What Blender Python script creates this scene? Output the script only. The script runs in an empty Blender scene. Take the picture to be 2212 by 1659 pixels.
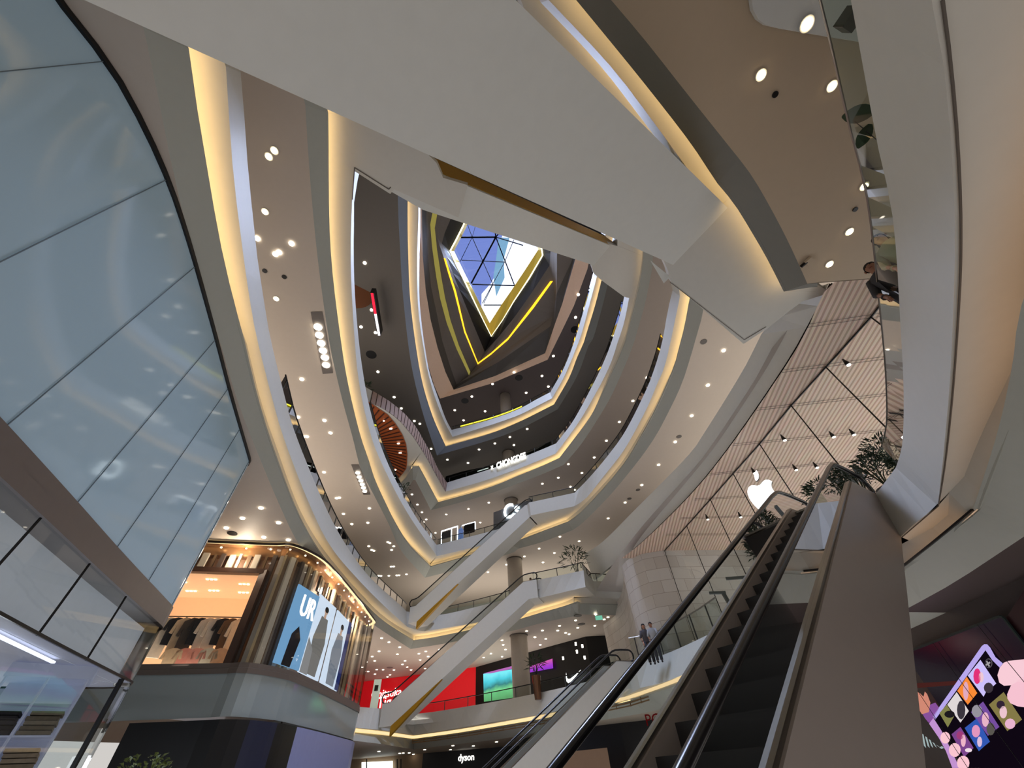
import bpy, bmesh, math, random
from mathutils import Vector, Matrix
random.seed(7)
C = bpy.context.scene.collection
PI = math.pi
# ---------------------------------------------------------------- camera frame
FPX = 815.0; CX = 1106.0; CY = 829.5; EYE = 1.6
_Z = Vector((1045 - CX, 50 - CY, FPX)).normalized()
_Y = (Vector((0, 0, 1)) - _Z * _Z.z).normalized()
_X = _Y.cross(_Z)
if _X.x < 0: _X = -_X
def ray(px, py):
    d = Vector((px - CX, py - CY, FPX))
    return Vector((_X.dot(d), _Y.dot(d), _Z.dot(d))).normalized()
def U(px, py, h):                       # point of a sight line at height h above the eye
    d = ray(px, py); t = h / d.z
    return Vector((d.x * t, d.y * t, h + EYE))
def UR(px, py, r):                      # point at horizontal distance r
    d = ray(px, py); t = r / math.hypot(d.x, d.y)
    return Vector((d.x * t, d.y * t, d.z * t + EYE))
def V(px, py, P, n):                    # point on the vertical plane through P with plan normal n
    d = ray(px, py); t = (P[0] * n[0] + P[1] * n[1]) / (d.x * n[0] + d.y * n[1])
    return Vector((d.x * t, d.y * t, d.z * t + EYE))
cam = bpy.data.cameras.new('camera'); co = bpy.data.objects.new('camera', cam); C.objects.link(co)
cam.sensor_fit = 'HORIZONTAL'; cam.sensor_width = 36; cam.lens = FPX / 2212 * 36
cam.clip_start = 0.05; cam.clip_end = 500
right = Vector((_X.x, _Y.x, _Z.x)); down = Vector((_X.y, _Y.y, _Z.y)); fwd = Vector((_X.z, _Y.z, _Z.z))
M = Matrix((right, -down, -fwd)).transposed().to_4x4(); M.translation = (0, 0, EYE)
co.matrix_world = M
bpy.context.scene.camera = co

# ---------------------------------------------------------------- materials
def lin(c):
    return tuple((x / 255 / 12.92) if x / 255 <= .04045 else ((x / 255 + .055) / 1.055) ** 2.4 for x in c)
MATS = {}
def mat(name, col, rough=.6, metal=0, noise=.06, scale=6, spec=.4, emit=None, es=0, bump=0, srgb=True):
    if name in MATS: return MATS[name]
    m = bpy.data.materials.new(name); m.use_nodes = True; nt = m.node_tree; N = nt.nodes; L = nt.links
    b = N['Principled BSDF']; c = lin(col) if srgb else col
    b.inputs['Roughness'].default_value = rough; b.inputs['Metallic'].default_value = metal
    b.inputs['Specular IOR Level'].default_value = spec
    tc = N.new('ShaderNodeTexCoord'); no = N.new('ShaderNodeTexNoise'); no.inputs['Scale'].default_value = scale
    no.inputs['Detail'].default_value = 3
    L.new(tc.outputs['Object'], no.inputs['Vector'])
    r = N.new('ShaderNodeMapRange'); r.inputs[3].default_value = 1 - noise; r.inputs[4].default_value = 1 + noise
    L.new(no.outputs['Fac'], r.inputs[0])
    mx = N.new('ShaderNodeVectorMath'); mx.operation = 'SCALE'; mx.inputs[0].default_value = c
    L.new(r.outputs[0], mx.inputs['Scale']); L.new(mx.outputs[0], b.inputs['Base Color'])
    if bump:
        bp = N.new('ShaderNodeBump'); bp.inputs['Strength'].default_value = bump
        L.new(no.outputs['Fac'], bp.inputs['Height']); L.new(bp.outputs[0], b.inputs['Normal'])
    if emit:
        b.inputs['Emission Color'].default_value = (*lin(emit), 1); b.inputs['Emission Strength'].default_value = es
    MATS[name] = m; return m
def emis(name, col, s):
    if name in MATS: return MATS[name]
    m = bpy.data.materials.new(name); m.use_nodes = True; N = m.node_tree.nodes; N.clear()
    o = N.new('ShaderNodeOutputMaterial'); e = N.new('ShaderNodeEmission')
    e.inputs[0].default_value = (*lin(col), 1); e.inputs[1].default_value = s
    m.node_tree.links.new(e.outputs[0], o.inputs[0]); MATS[name] = m; return m
def glass(name, tint, refl=.12, clear=.8, rough=.02, ior=1.22):
    if name in MATS: return MATS[name]
    m = bpy.data.materials.new(name); m.use_nodes = True; N = m.node_tree.nodes; L = m.node_tree.links; N.clear()
    o = N.new('ShaderNodeOutputMaterial'); t = N.new('ShaderNodeBsdfTransparent'); g = N.new('ShaderNodeBsdfGlossy')
    t.inputs[0].default_value = (*[x * clear for x in tint], 1); g.inputs['Roughness'].default_value = rough
    fr = N.new('ShaderNodeFresnel'); fr.inputs[0].default_value = ior
    ad = N.new('ShaderNodeMath'); ad.operation = 'ADD'; ad.inputs[1].default_value = refl; ad.use_clamp = True
    L.new(fr.outputs[0], ad.inputs[0])
    mx = N.new('ShaderNodeMixShader'); L.new(ad.outputs[0], mx.inputs[0]); L.new(t.outputs[0], mx.inputs[1]); L.new(g.outputs[0], mx.inputs[2])
    L.new(mx.outputs[0], o.inputs[0]); MATS[name] = m; return m
WHITE = mat('white_plaster', (210, 209, 201), .55, noise=.03)
SOFF = mat('soffit_paint', (203, 199, 188), .6, noise=.03)
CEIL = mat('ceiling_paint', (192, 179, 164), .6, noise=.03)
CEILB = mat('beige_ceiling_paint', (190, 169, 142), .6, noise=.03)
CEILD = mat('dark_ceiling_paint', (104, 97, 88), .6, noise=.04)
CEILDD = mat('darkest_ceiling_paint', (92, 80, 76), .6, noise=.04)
FASC = mat('grey_fascia_paint', (170, 171, 161), .6, noise=.03)
FASD = mat('dark_fascia_paint', (122, 120, 112), .6, noise=.03)
FLOORM = mat('stone_floor', (190, 182, 172), .3, noise=.08, scale=1.5)
BLACK = mat('black_paint', (14, 13, 14), .35, noise=.2)
DARK = mat('dark_metal', (36, 34, 34), .3, .6)
STEEL = mat('brushed_steel', (150, 146, 140), .28, 1)
CHROME = mat('chrome', (205, 205, 205), .12, 1)
BROWNM = mat('bronze_band', (112, 101, 93), .4, .3)
GOLD = mat('gold_paint', (176, 132, 30), .4, .3)
RUBBER = mat('black_handrail_rubber', (20, 19, 21), .25, spec=.6)
WARM = emis('warm_cove_strip', (255, 214, 150), 6)
WARM_NEAR = emis('warm_near_strip', (255, 208, 168), 1.1)
LAMP = emis('downlight_glow', (255, 244, 224), 8)
LAMPW = emis('warm_downlight_glow', (255, 236, 190), 14)
GLS = glass('balustrade_glass', (.88, .95, .93), .01, .88, ior=1.13)
GLSD = glass('escalator_glass', (.80, .84, .83), .0, .94, ior=1.09)

# ---------------------------------------------------------------- helpers
def tag(o, label=None, cat=None, group=None, kind=None):
    if label: o['label'] = label
    if cat: o['category'] = cat
    if group: o['group'] = group
    if kind: o['kind'] = kind
    return o
def mobj(name, verts, faces, m, parent=None, smooth=False):
    me = bpy.data.meshes.new(name); me.from_pydata([tuple(v) for v in verts], [], faces); me.update()
    bm = bmesh.new(); bm.from_mesh(me); bmesh.ops.recalc_face_normals(bm, faces=bm.faces); bm.to_mesh(me); bm.free()
    o = bpy.data.objects.new(name, me); C.objects.link(o); me.materials.append(m)
    if smooth:
        for p in me.polygons: p.use_smooth = True
    if parent: o.parent = parent; o.matrix_parent_inverse = parent.matrix_world.inverted() if False else Matrix.Translation(-parent.location)
    return o
def struct(name, v, f, m): return tag(mobj(name, v, f, m), kind='structure')
def empty(name, loc, label, cat, group=None):
    o = bpy.data.objects.new(name, None); C.objects.link(o); o.location = loc; o.empty_display_size = .2
    return tag(o, label, cat, group)
class MB:                                # collects shapes that become ONE mesh
    def __init__(s): s.v = []; s.f = []
    def add(s, v, f):
        n = len(s.v); s.v += [tuple(p) for p in v]; s.f += [tuple(i + n for i in q) for q in f]; return s
    def quad(s, *p): return s.add(p, [tuple(range(len(p)))])
    def box(s, c, sx, sy, sz, rz=0):     # centre, sizes
        cs, sn = math.cos(rz), math.sin(rz); P = []
        for z in (-.5, .5):
            for x, y in ((-.5, -.5), (.5, -.5), (.5, .5), (-.5, .5)):
                X, Y = x * sx, y * sy; P.append((c[0] + X * cs - Y * sn, c[1] + X * sn + Y * cs, c[2] + z * sz))
        return s.add(P, [(0, 1, 2, 3), (4, 5, 6, 7), (0, 1, 5, 4), (1, 2, 6, 5), (2, 3, 7, 6), (3, 0, 4, 7)])
    def bar(s, a, b, w, h=None, n=None): # square bar between points
        a = Vector(a); b = Vector(b); d = (b - a).normalized(); h = h or w
        up = Vector((0, 0, 1)) if abs(d.z) < .95 else Vector((0, 1, 0))
        x = d.cross(up).normalized(); y = x.cross(d)
        P = [p + x * i * w / 2 + y * j * h / 2 for p in (a, b) for i, j in ((-1, -1), (1, -1), (1, 1), (-1, 1))]
        return s.add(P, [(0, 1, 2, 3), (4, 5, 6, 7), (0, 1, 5, 4), (1, 2, 6, 5), (2, 3, 7, 6), (3, 0, 4, 7)])
    def tube(s, pts, r, k=8, cap=True):
        pts = [Vector(p) for p in pts]; V_ = []; F = []
        rs = r if isinstance(r, (list, tuple)) else [r] * len(pts)
        for i, p in enumerate(pts):
            d = (pts[min(i + 1, len(pts) - 1)] - pts[max(i - 1, 0)]).normalized()
            up = Vector((0, 0, 1)) if abs(d.z) < .9 else Vector((0, 1, 0))
            x = d.cross(up).normalized(); y = x.cross(d)
            for j in range(k):
                a = 2 * PI * j / k; V_.append(p + (x * math.cos(a) + y * math.sin(a)) * rs[i])
        for i in range(len(pts) - 1):
            for j in range(k): F.append((i * k + j, i * k + (j + 1) % k, (i + 1) * k + (j + 1) % k, (i + 1) * k + j))
        if cap: F.append(tuple(range(k))); F.append(tuple((len(pts) - 1) * k + j for j in range(k)))
        return s.add(V_, F)
    def grid(s, rows):                   # rows of equal length
        n = len(rows[0]); V_ = [p for r in rows for p in r]
        F = [(i * n + j, i * n + j + 1, (i + 1) * n + j + 1, (i + 1) * n + j) for i in range(len(rows) - 1) for j in range(n - 1)]
        return s.add(V_, F)
    def prism(s, poly, d):               # polygon (3-D points) pushed by vector d
        n = len(poly); d = Vector(d); P = [Vector(p) for p in poly]
        return s.add(P + [p + d for p in P], [tuple(range(n)), tuple(range(n, 2 * n))] + [(i, (i + 1) % n, n + (i + 1) % n, n + i) for i in range(n)])
    def build(s, name, m, parent=None, smooth=False): return mobj(name, s.v, s.f, m, parent, smooth)
    def struct(s, name, m): return struct(name, s.v, s.f, m)
def resample(P, n):
    P = [Vector(p) for p in P]
    if len(P) == 1: return [P[0].copy() for _ in range(n)]
    if len(P) > 2:
        Q = []
        E_ = [P[0] * 2 - P[1]] + P + [P[-1] * 2 - P[-2]]
        for i in range(1, len(E_) - 2):
            p0, p1, p2, p3 = E_[i - 1:i + 3]
            for t in range(6):
                t /= 6; Q.append(.5 * (2 * p1 + (p2 - p0) * t + (2 * p0 - 5 * p1 + 4 * p2 - p3) * t * t + (3 * p1 - p0 - 3 * p2 + p3) * t ** 3))
        Q.append(P[-1]); P = Q
    L = [0]
    for a, b in zip(P, P[1:]): L.append(L[-1] + (b - a).length)
    out = []; j = 0
    for i in range(n):
        s = L[-1] * i / (n - 1)
        while j < len(P) - 2 and L[j + 1] < s: j += 1
        d = L[j + 1] - L[j]; out.append(P[j].lerp(P[j + 1], (s - L[j]) / d if d > 1e-9 else 0))
    return out
def text_mesh(name, s, size, m, parent=None, M4=None, depth=.02, bold=0, sx=1):
    cu = bpy.data.curves.new(name, 'FONT'); cu.body = s; cu.size = size; cu.extrude = depth; cu.offset = bold
    cu.align_x = 'CENTER'; cu.align_y = 'CENTER'; cu.resolution_u = 3
    t = bpy.data.objects.new(name, cu); C.objects.link(t)
    dg = bpy.context.evaluated_depsgraph_get(); me = bpy.data.meshes.new_from_object(t.evaluated_get(dg))
    bpy.data.objects.remove(t); o = bpy.data.objects.new(name, me); C.objects.link(o); me.materials.clear(); me.materials.append(m)
    if sx != 1: me.transform(Matrix.Diagonal((sx, 1, 1, 1)))
    if M4: me.transform(M4)
    if parent: o.parent = parent; o.matrix_parent_inverse = Matrix.Translation(-parent.location)
    return o
def frame_mat(o, x, z, y=None):          # text lying in the plane of x (reading) and z (up)
    x = Vector(x).normalized(); z = Vector(z).normalized(); n = x.cross(z)
    m = Matrix((x, z, n)).transposed().to_4x4(); m.translation = Vector(o); return m
# ---------------------------------------------------------------- atrium slabs
def W(x, y): return ('w', x, y)
def plan(p, z):
    if p[0] == 'w': return Vector((p[1], p[2], z + EYE))
    return U(p[0], p[1], z)
def outnormals(P):
    out = []
    for i in range(len(P)):
        a = P[max(i - 1, 0)]; b = P[min(i + 1, len(P) - 1)]
        d = Vector((b.x - a.x, b.y - a.y, 0))
        if d.length < 1e-6: d = Vector((1, 0, 0))
        d.normalize(); out.append(Vector((-d.y, d.x, 0)))
    return out
def ring_curves(z, segs):
    cur = {k: [] for k in 'TSLC'}
    for sg in segs:
        n = sg.get('n', 14); base = {}
        for k, zz in zip('TSLC', z):
            if k in sg: base[k] = resample([plan(p, zz) for p in sg[k]], n)
        if 'L' in base and 'S' not in base:
            N = outnormals(base['L']); w = sg.get('w', 1.0)
            base['S'] = [Vector((p.x, p.y, z[1] + EYE)) - q * w for p, q in zip(base['L'], N)]
        if 'S' in base and 'L' not in base:
            N = outnormals(base['S']); w = sg.get('w', 1.0)
            base['L'] = [Vector((p.x, p.y, z[2] + EYE)) + q * w for p, q in zip(base['S'], N)]
        if 'T' not in base: base['T'] = [Vector((p.x, p.y, z[0] + EYE)) for p in base['S']]
        if 'C' not in base:
            N = outnormals(base['L']); base['C'] = [Vector((p.x, p.y, z[3] + EYE)) + q * .02 for p, q in zip(base['L'], N)]
        for k in 'TSLC':
            cur[k] += base[k] if not cur[k] else base[k][1:] if (cur[k][-1] - base[k][0]).length < .15 else base[k]
        m_ = min(len(cur[k]) for k in 'TSLC'); M_ = max(len(cur[k]) for k in 'TSLC')
        if m_ != M_:
            for k in 'TSLC':
                while len(cur[k]) < M_: cur[k].append(cur[k][-1].copy())
    return cur
def up(P, dz): return [p + Vector((0, 0, dz)) for p in P]
def off(P, N, d): return [p + q * d for p, q in zip(P, N)]
def setz(P, z): return [Vector((p.x, p.y, z + EYE)) for p in P]
RINGS = {}
def slab(idx, z, segs, centre, mats, label, reach=12, gap=True, light=WARM, wall=True, ceiling=True, floor=True, closed=True):
    c = ring_curves(z, segs); RINGS[idx] = c
    T, S, L, Cc = c['T'], c['S'], c['L'], c['C']
    D = [Vector((l.x - s.x, l.y - s.y, 0)) for l, s in zip(L, S)]
    N = outnormals(L); D = [(d.normalized() if d.length > .2 else n) for d, n in zip(D, N)]
    NT = outnormals(T)
    pm, sm, fm, cm = mats
    # parapet wall: outside face, cap, inside face
    MB().grid([S, T, off(T, NT, .14), setz(off(T, NT, .14), z[0] - .6)]).struct('trim_%d' % (idx * 10), pm)
    # soffit over the cove, with the cove's back wall
    MB().grid([S, setz(off(L, D, .42), z[1] + .0), setz(off(L, D, .42), z[2] - .06)]).struct('trim_%d' % (idx * 10 + 1), sm)
    # lower fascia with its lip, and the cove's floor
    MB().grid([off(up(L, -.06), D, .42), off(up(L, -.06), D, .06), off(L, D, .05), L, Cc]).struct('trim_%d' % (idx * 10 + 2), fm)
    e = empty('cove_light', L[len(L) // 2], label, 'light')
    MB().grid([off(up(L, -.04), D, .34), off(up(L, -.04), D, .10)]).build('light_strip', light, e)
    # ceiling and floor sheets reaching outwards
    ce = Vector((centre[0], centre[1], 0)); R = []
    for p in Cc:
        d = Vector((p.x - ce.x, p.y - ce.y, 0)); R.append(d.normalized())
    O = [p + q * reach for p, q in zip(Cc, R)]
    if ceiling: MB().grid([Cc, O]).struct('ceiling', cm)
    if floor: MB().grid([setz(off(T, NT, .1), z[0] - .6), setz(O, z[0] - .6)]).struct('floor', FLOORM)
    if wall: MB().grid([O, setz(O, z[3] - 4.7)]).struct('wall_back_%d' % idx, mats[2])
    return c
warm2 = WARM
# second floor edge (far part): over the ground floor
S2 = slab(2, (3.8, 2.70, 2.53, 2.0), [
    dict(n=6, T=[(762, 1526), (820.6, 1530.4)], S=[(755, 1570.5), (823, 1577)], L=[(748, 1580), (823, 1587)], C=[(740, 1597), (823, 1607)]),
    dict(n=4, T=[(820.6, 1530.4), (860, 1541)], S=[(823, 1577), (894, 1587)], L=[(823, 1587), (892, 1596)], C=[(823, 1607), (894, 1618.8)]),
    dict(n=14, T=[(860, 1541), (916.6, 1540.5), (1080, 1513.5), (1224.4, 1483.2), (1345, 1452)], S=[(894, 1587), (982, 1574), (1080, 1557), (1215.7, 1534), (1350, 1505)],
         L=[(892, 1596), (982, 1584), (1080, 1568), (1215.7, 1544), (1357, 1512)], C=[(894, 1618.8), (982, 1608), (1096, 1594), (1215, 1570), (1365, 1545)]),
    dict(n=10, T=[(1368.8, 1428.3), (1426.5, 1416.8), (1513, 1379), (1565, 1350)], S=[(1383, 1486), (1430, 1475), (1484, 1454), (1560, 1420)], L=[(1357, 1512), (1420, 1491), (1478.5, 1468.8), (1560, 1432)], C=[(1365, 1545), (1441, 1529.4), (1500, 1505), (1570, 1470)]),
    dict(n=10, T=[(1565, 1350), W(8.1, 13), W(8.2, 9.4)], S=[(1560, 1420), W(8.1, 13), W(8.2, 9.4)], L=[(1560, 1432), W(8.9, 13), W(8.9, 9.4)], C=[(1570, 1470), W(9.1, 13), W(9.1, 9.4)]),
  ], (-2, 15), (WHITE, SOFF, FASC, CEIL), 'long warm light strip under the lowest white balcony edge, above the electronics shop', reach=22, wall=False)
gl_ = [p - n * .06 + Vector((0, 0, .15)) for p, n in zip(S2['L'], outnormals(S2['L']))]
e = empty('edge_glow', gl_[20].copy(), 'thin continuous warm strip glowing like a lit soffit along the lowest far balcony edge', 'light')
MB().grid([gl_, off(up(gl_, -.13), outnormals(gl_), .02)]).build('light_strip', emis('warm_edge_line', (255, 220, 168), 1.15), e)  # added glowing strip imitates the lit soffit under this edge
# second floor edge close by on the right
S2R = slab(20, (4.0, 2.85, 2.5, 2.0), [
    dict(n=6, T=[(1868, 1072), (1890, 1068), (1935, 1010)], S=[(1935, 1170), (1975, 1132), (2026, 1093)], L=[(1940, 1232), (2020, 1168), (2102, 1100)], C=[(1946, 1322), (2060, 1259), (2212, 1159)]),
    dict(n=20, T=[(1935, 1010), (1949, 960), (1952, 850), (1945, 700), (1930, 480), (1895, 310), (1838, 0)], S=[(2026, 1093), (2038, 980), (2052, 820), (2060, 650), (2063, 500), (2056, 330), (2040, 150), (2012, 0)],
         L=[(2102, 1100), (2150, 950), (2185, 800), (2212, 640), W(3.55, .55), W(3.3, 0)], C=[(2212, 1159), W(6.4, 4.2), W(5.5, 3.0), W(4.8, 2.0), W(3.95, .55), W(3.7, 0)]),
    dict(n=8, T=[(1838, 0), W(2.7, -2), W(2.2, -6)], S=[(2012, 0), W(2.4, -2), W(1.9, -6)], L=[W(3.3, 0), W(3.2, -2), W(2.7, -6)], C=[W(3.7, 0), W(3.5, -2), W(3.0, -6)]),
  ], (-4, 6), (WHITE, SOFF, FASC, CEILDD), 'wide warm light strip along the curved balcony edge at far right', reach=9, wall=False, floor=True, light=WARM_NEAR)
gl_ = MB(); gq = resample([U(x, y, 2.835) for x, y in [(2036, 0), (2055, 150), (2070, 330), (2076, 500), (2072, 650), (2058, 850), (2042, 1000), (2027, 1093)]], 30) + [U(1935, 1172, 2.835)]
for a, b in zip(gq, gq[1:]): gl_.bar(a, b, .012, .012)
gl_.struct('trim_203', mat('soffit_groove', (96, 88, 80), .7))
bg_ = MB(); q_ = resample([U(x, y, 2.49) for x, y in [(1939, 1232), (2020, 1168), (2101, 1101)]], 8)
for a, b in zip(q_, q_[1:]): bg_.bar(a, b, .035, .03)
bg_.struct('trim_204', BLACK)
# third floor edge
S3 = slab(3, (10.0, 8.85, 8.5, 8.0), [
    dict(n=8, T=[W(-4.0, -7), W(-4.6, -2), (520, 157)], S=[W(-3.9, -7), W(-4.4, -2), (488, 143.5)], L=[W(-4.4, -7), W(-4.8, -2), (407.8, 104.7)], C=[W(-4.6, -7), W(-5.0, -2), (310.6, 61)]),
    dict(n=44, T=[(520, 157), (530, 280), (536.8, 378), (547, 470), (553.7, 540), (568, 635), (584, 729), (612, 844), (641, 945), (705.6, 1100), (749.5, 1180), (801, 1249), (871, 1313), (878, 1320.8)],
         S=[(488, 143.5), (497, 283), (506, 398), (517, 480), (524, 540), (540, 650), (554.7, 729), (583.7, 844), (616, 955), (673, 1100), (714, 1180), (761, 1237.8), (818.8, 1298), (879, 1353.6)],
         L=[(407.8, 104.7), (422, 209), (449, 371), (465, 465), (480.4, 545), (505, 650), (526.7, 729), (553.7, 844), (587, 955), (641, 1100), (684.5, 1180), (726, 1235), (775.5, 1290), (830, 1342), (894, 1382.7)],
         C=[(310.6, 61), (337.6, 189), (374.7, 374.7), (395, 460), (422, 560), (447, 648), (472.6, 729), (506, 844), (547, 955), (607.7, 1100), (648, 1180), (703, 1255), (775, 1324), (818, 1357), (887, 1402)]),
    dict(n=6, T=[(878, 1320.8), (900, 1323), (930, 1325)], S=[(879, 1353.6), (900, 1361), (916.6, 1363.7)], L=[(894, 1382.7), (936.8, 1376.6)], C=[(887, 1402), (950, 1392)]),
    dict(n=10, T=[(930, 1325), (959.5, 1327), (1075.7, 1299), (1100, 1291)], S=[(916.6, 1363.7), (1027.7, 1345.3), (1100, 1328)], L=[(936.8, 1376.6), (1012.5, 1361), (1110, 1341)], C=[(950, 1392), (1040, 1375), (1110, 1362)]),
    dict(n=6, T=[(1151, 1255), (1260.5, 1232)], S=[(1149, 1295.5), (1264.8, 1268)], L=[(1172, 1322), (1215.7, 1310), (1247.5, 1298.4)], C=[(1172, 1345), (1215, 1336), (1247.5, 1330)]),
    dict(n=3, T=[(1260.5, 1232), (1282, 1255)], S=[(1264.8, 1268), (1288, 1291)], L=[(1247.5, 1298.4), (1253, 1301.5)], C=[(1247.5, 1330), (1251, 1327)]),
    dict(n=4, T=[(1282, 1255), (1353, 1258)], S=[(1288, 1291), (1361.5, 1294)], L=[(1253, 1303), (1357, 1305.6)], C=[(1251, 1327), (1358, 1330)]),
  ], (-1, 14), (WHITE, SOFF, FASC, CEIL), 'widest warm light strip sweeping down the left and along the stepped balcony', reach=24, closed=False)
# third floor edge, close right side (the landing sits under it)
S3R = slab(30, (10.0, 8.85, 8.5, 8.0), [
    dict(n=6, S=[(1795, 632), (1730, 652), (1658, 672)], L=[(1766, 618.5), (1730, 624), (1693, 630)], C=[(1766, 610), (1755, 611.5), (1744, 613)]),
    dict(n=20, S=[(1658, 672), (1600, 568), (1549, 470), (1509, 399), (1405, 254.6), (1318, 142), (1185, 0)], L=[(1693, 630), (1659.5, 563.7), (1627, 507), (1585.7, 440), (1549.8, 396.4), (1492, 309.6), (1405, 196.8), (1318.3, 89.7), (1244.5, 0)],
         C=[(1744, 613), (1729, 579), (1698.5, 513.8), (1659.5, 440), (1620, 374), (1570, 310), (1480, 197), (1395, 89), (1320, 0)]),
    dict(n=8, S=[(1185, 0), W(-.5, -2.5), W(-2, -6)], L=[(1244.5, 0), W(.2, -2.8), W(-1.2, -6)], C=[(1320, 0), W(.5, -2.8), W(-1, -6)]),
  ], (-3, 5), (WHITE, SOFF, FASD, CEILB), 'warm light strip of the upper right corner beside the beige ceiling', reach=10, wall=False, floor=False, light=emis('warm_mid_strip', (255, 214, 150), 4))
# fourth floor edge
S4 = slab(4, (16.0, 14.85, 14.5, 14.0), [
    dict(n=8, T=[W(-1, -6), W(-4.0, -3.0), W(-4.6, 2.4)], S=[W(-1, -6), W(-4.0, -3.0), W(-4.6, 2.4)], L=[W(-1.2, -6.6), W(-4.5, -3.2), (709.2, 243.6)], C=[W(-1.4, -6.8), W(-4.7, -3.3), (659.5, 226.5)]),
    dict(n=40, T=[W(-4.8, 3.3), (766, 423.5), (764.5, 490), (764, 528.8), (765.3, 610), (769.4, 675.3), (776, 745), (784.6, 808), (796, 870), (814, 937), (840, 1006), (876, 1077.7), (907, 1129.7), (943.3, 1177)],
         S=[(766, 365), (760.4, 431.6), (758.8, 490), (758, 512.6), (758, 577.7), (760.4, 642.8), (766.2, 735), (773, 808), (784.6, 875), (802.5, 945), (817.4, 985), (840.2, 1033.7), (864.6, 1081), (894, 1129.7), (943.6, 1201.4)],
         L=[(709.2, 243.6), (710, 334), (710.3, 399), (711.6, 485), (715.7, 558), (723.8, 639.5), (737.8, 745), (747.2, 805), (761.9, 875), (779.8, 945), (797, 995), (809.3, 1033.7), (830.5, 1081), (854.9, 1129.7), (884.2, 1175.3), (930.6, 1222.5)],
         C=[(659.5, 226.5), (666.9, 347), (679, 490), (693.7, 618), (712.5, 745), (726, 808), (742.3, 875), (761.8, 945), (780, 1015), (807.7, 1069.5), (838.6, 1129.7), (868, 1191.6), (918, 1248)]),
    dict(n=8, T=[(943.3, 1177), (1047, 1151), (1100, 1136)], S=[(943.6, 1201.4), (1029, 1181), (1100, 1162)], L=[(930.6, 1222.5), (1003, 1202.2), (1100, 1174)], C=[(918, 1248), (1020, 1222), (1110, 1193)]),
    dict(n=8, T=[(1142.8, 1085.5), (1241.3, 1064.4)], S=[(1146.9, 1113.2), (1240.4, 1093.7)], L=[(1125.7, 1164.5), (1175.3, 1145.8), (1227.4, 1126.2)], C=[(1120, 1185), (1173.7, 1170), (1237.2, 1145)]),
    dict(n=26, T=[(1241.3, 1064.4), (1274.6, 1030), (1315.3, 981.4), (1351, 931), (1392.7, 849), (1413.9, 795.3), (1430, 740), (1442, 674.6), (1452.6, 627.4)],
         S=[(1240.4, 1093.7), (1266.5, 1075.8), (1299, 1035), (1347.9, 972), (1395, 886.5), (1418.8, 831), (1435, 793.7), (1448, 740), (1456.7, 699), (1468.9, 640.4)],
         L=[(1227.4, 1126.2), (1255, 1105), (1299, 1058.7), (1347.9, 1000), (1387.9, 934), (1417.2, 879), (1441.6, 824.6), (1457.9, 784), (1469.2, 740), (1477.9, 707), (1487.6, 655)],
         C=[(1237.2, 1145), (1260, 1128), (1315.3, 1072.5), (1372.3, 1004), (1411.3, 950), (1436.7, 904.4), (1469.2, 837.7), (1488.8, 780.7), (1502, 735), (1515, 690), (1522, 655)]),
    dict(n=8, S=[(1468.9, 640.4), W(7.0, 6.8), W(6.4, 5)], L=[(1487.6, 655), W(8.0, 6.8), (1497.7, 402)], C=[(1522, 655), W(8.6, 7), (1520, 395)]),
    dict(n=12, S=[W(6.4, 5), W(4.7, 3.4), W(3.0, 2.0), W(1, -.5), W(-1, -5.9)], L=[(1497.7, 402), (1490, 388), (1434, 295), (1376, 214), (1315, 142), W(1.4, -1.5), W(-.8, -6.5)], C=[(1520, 395), (1512, 375), (1456, 284), (1398, 203), (1340, 132), W(1.8, -1.5), W(-.6, -6.8)]),
  ], (0, 12), (WHITE, SOFF, FASC, CEIL), 'warm light strip two levels below the top ring, over the upper escalator')
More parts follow.
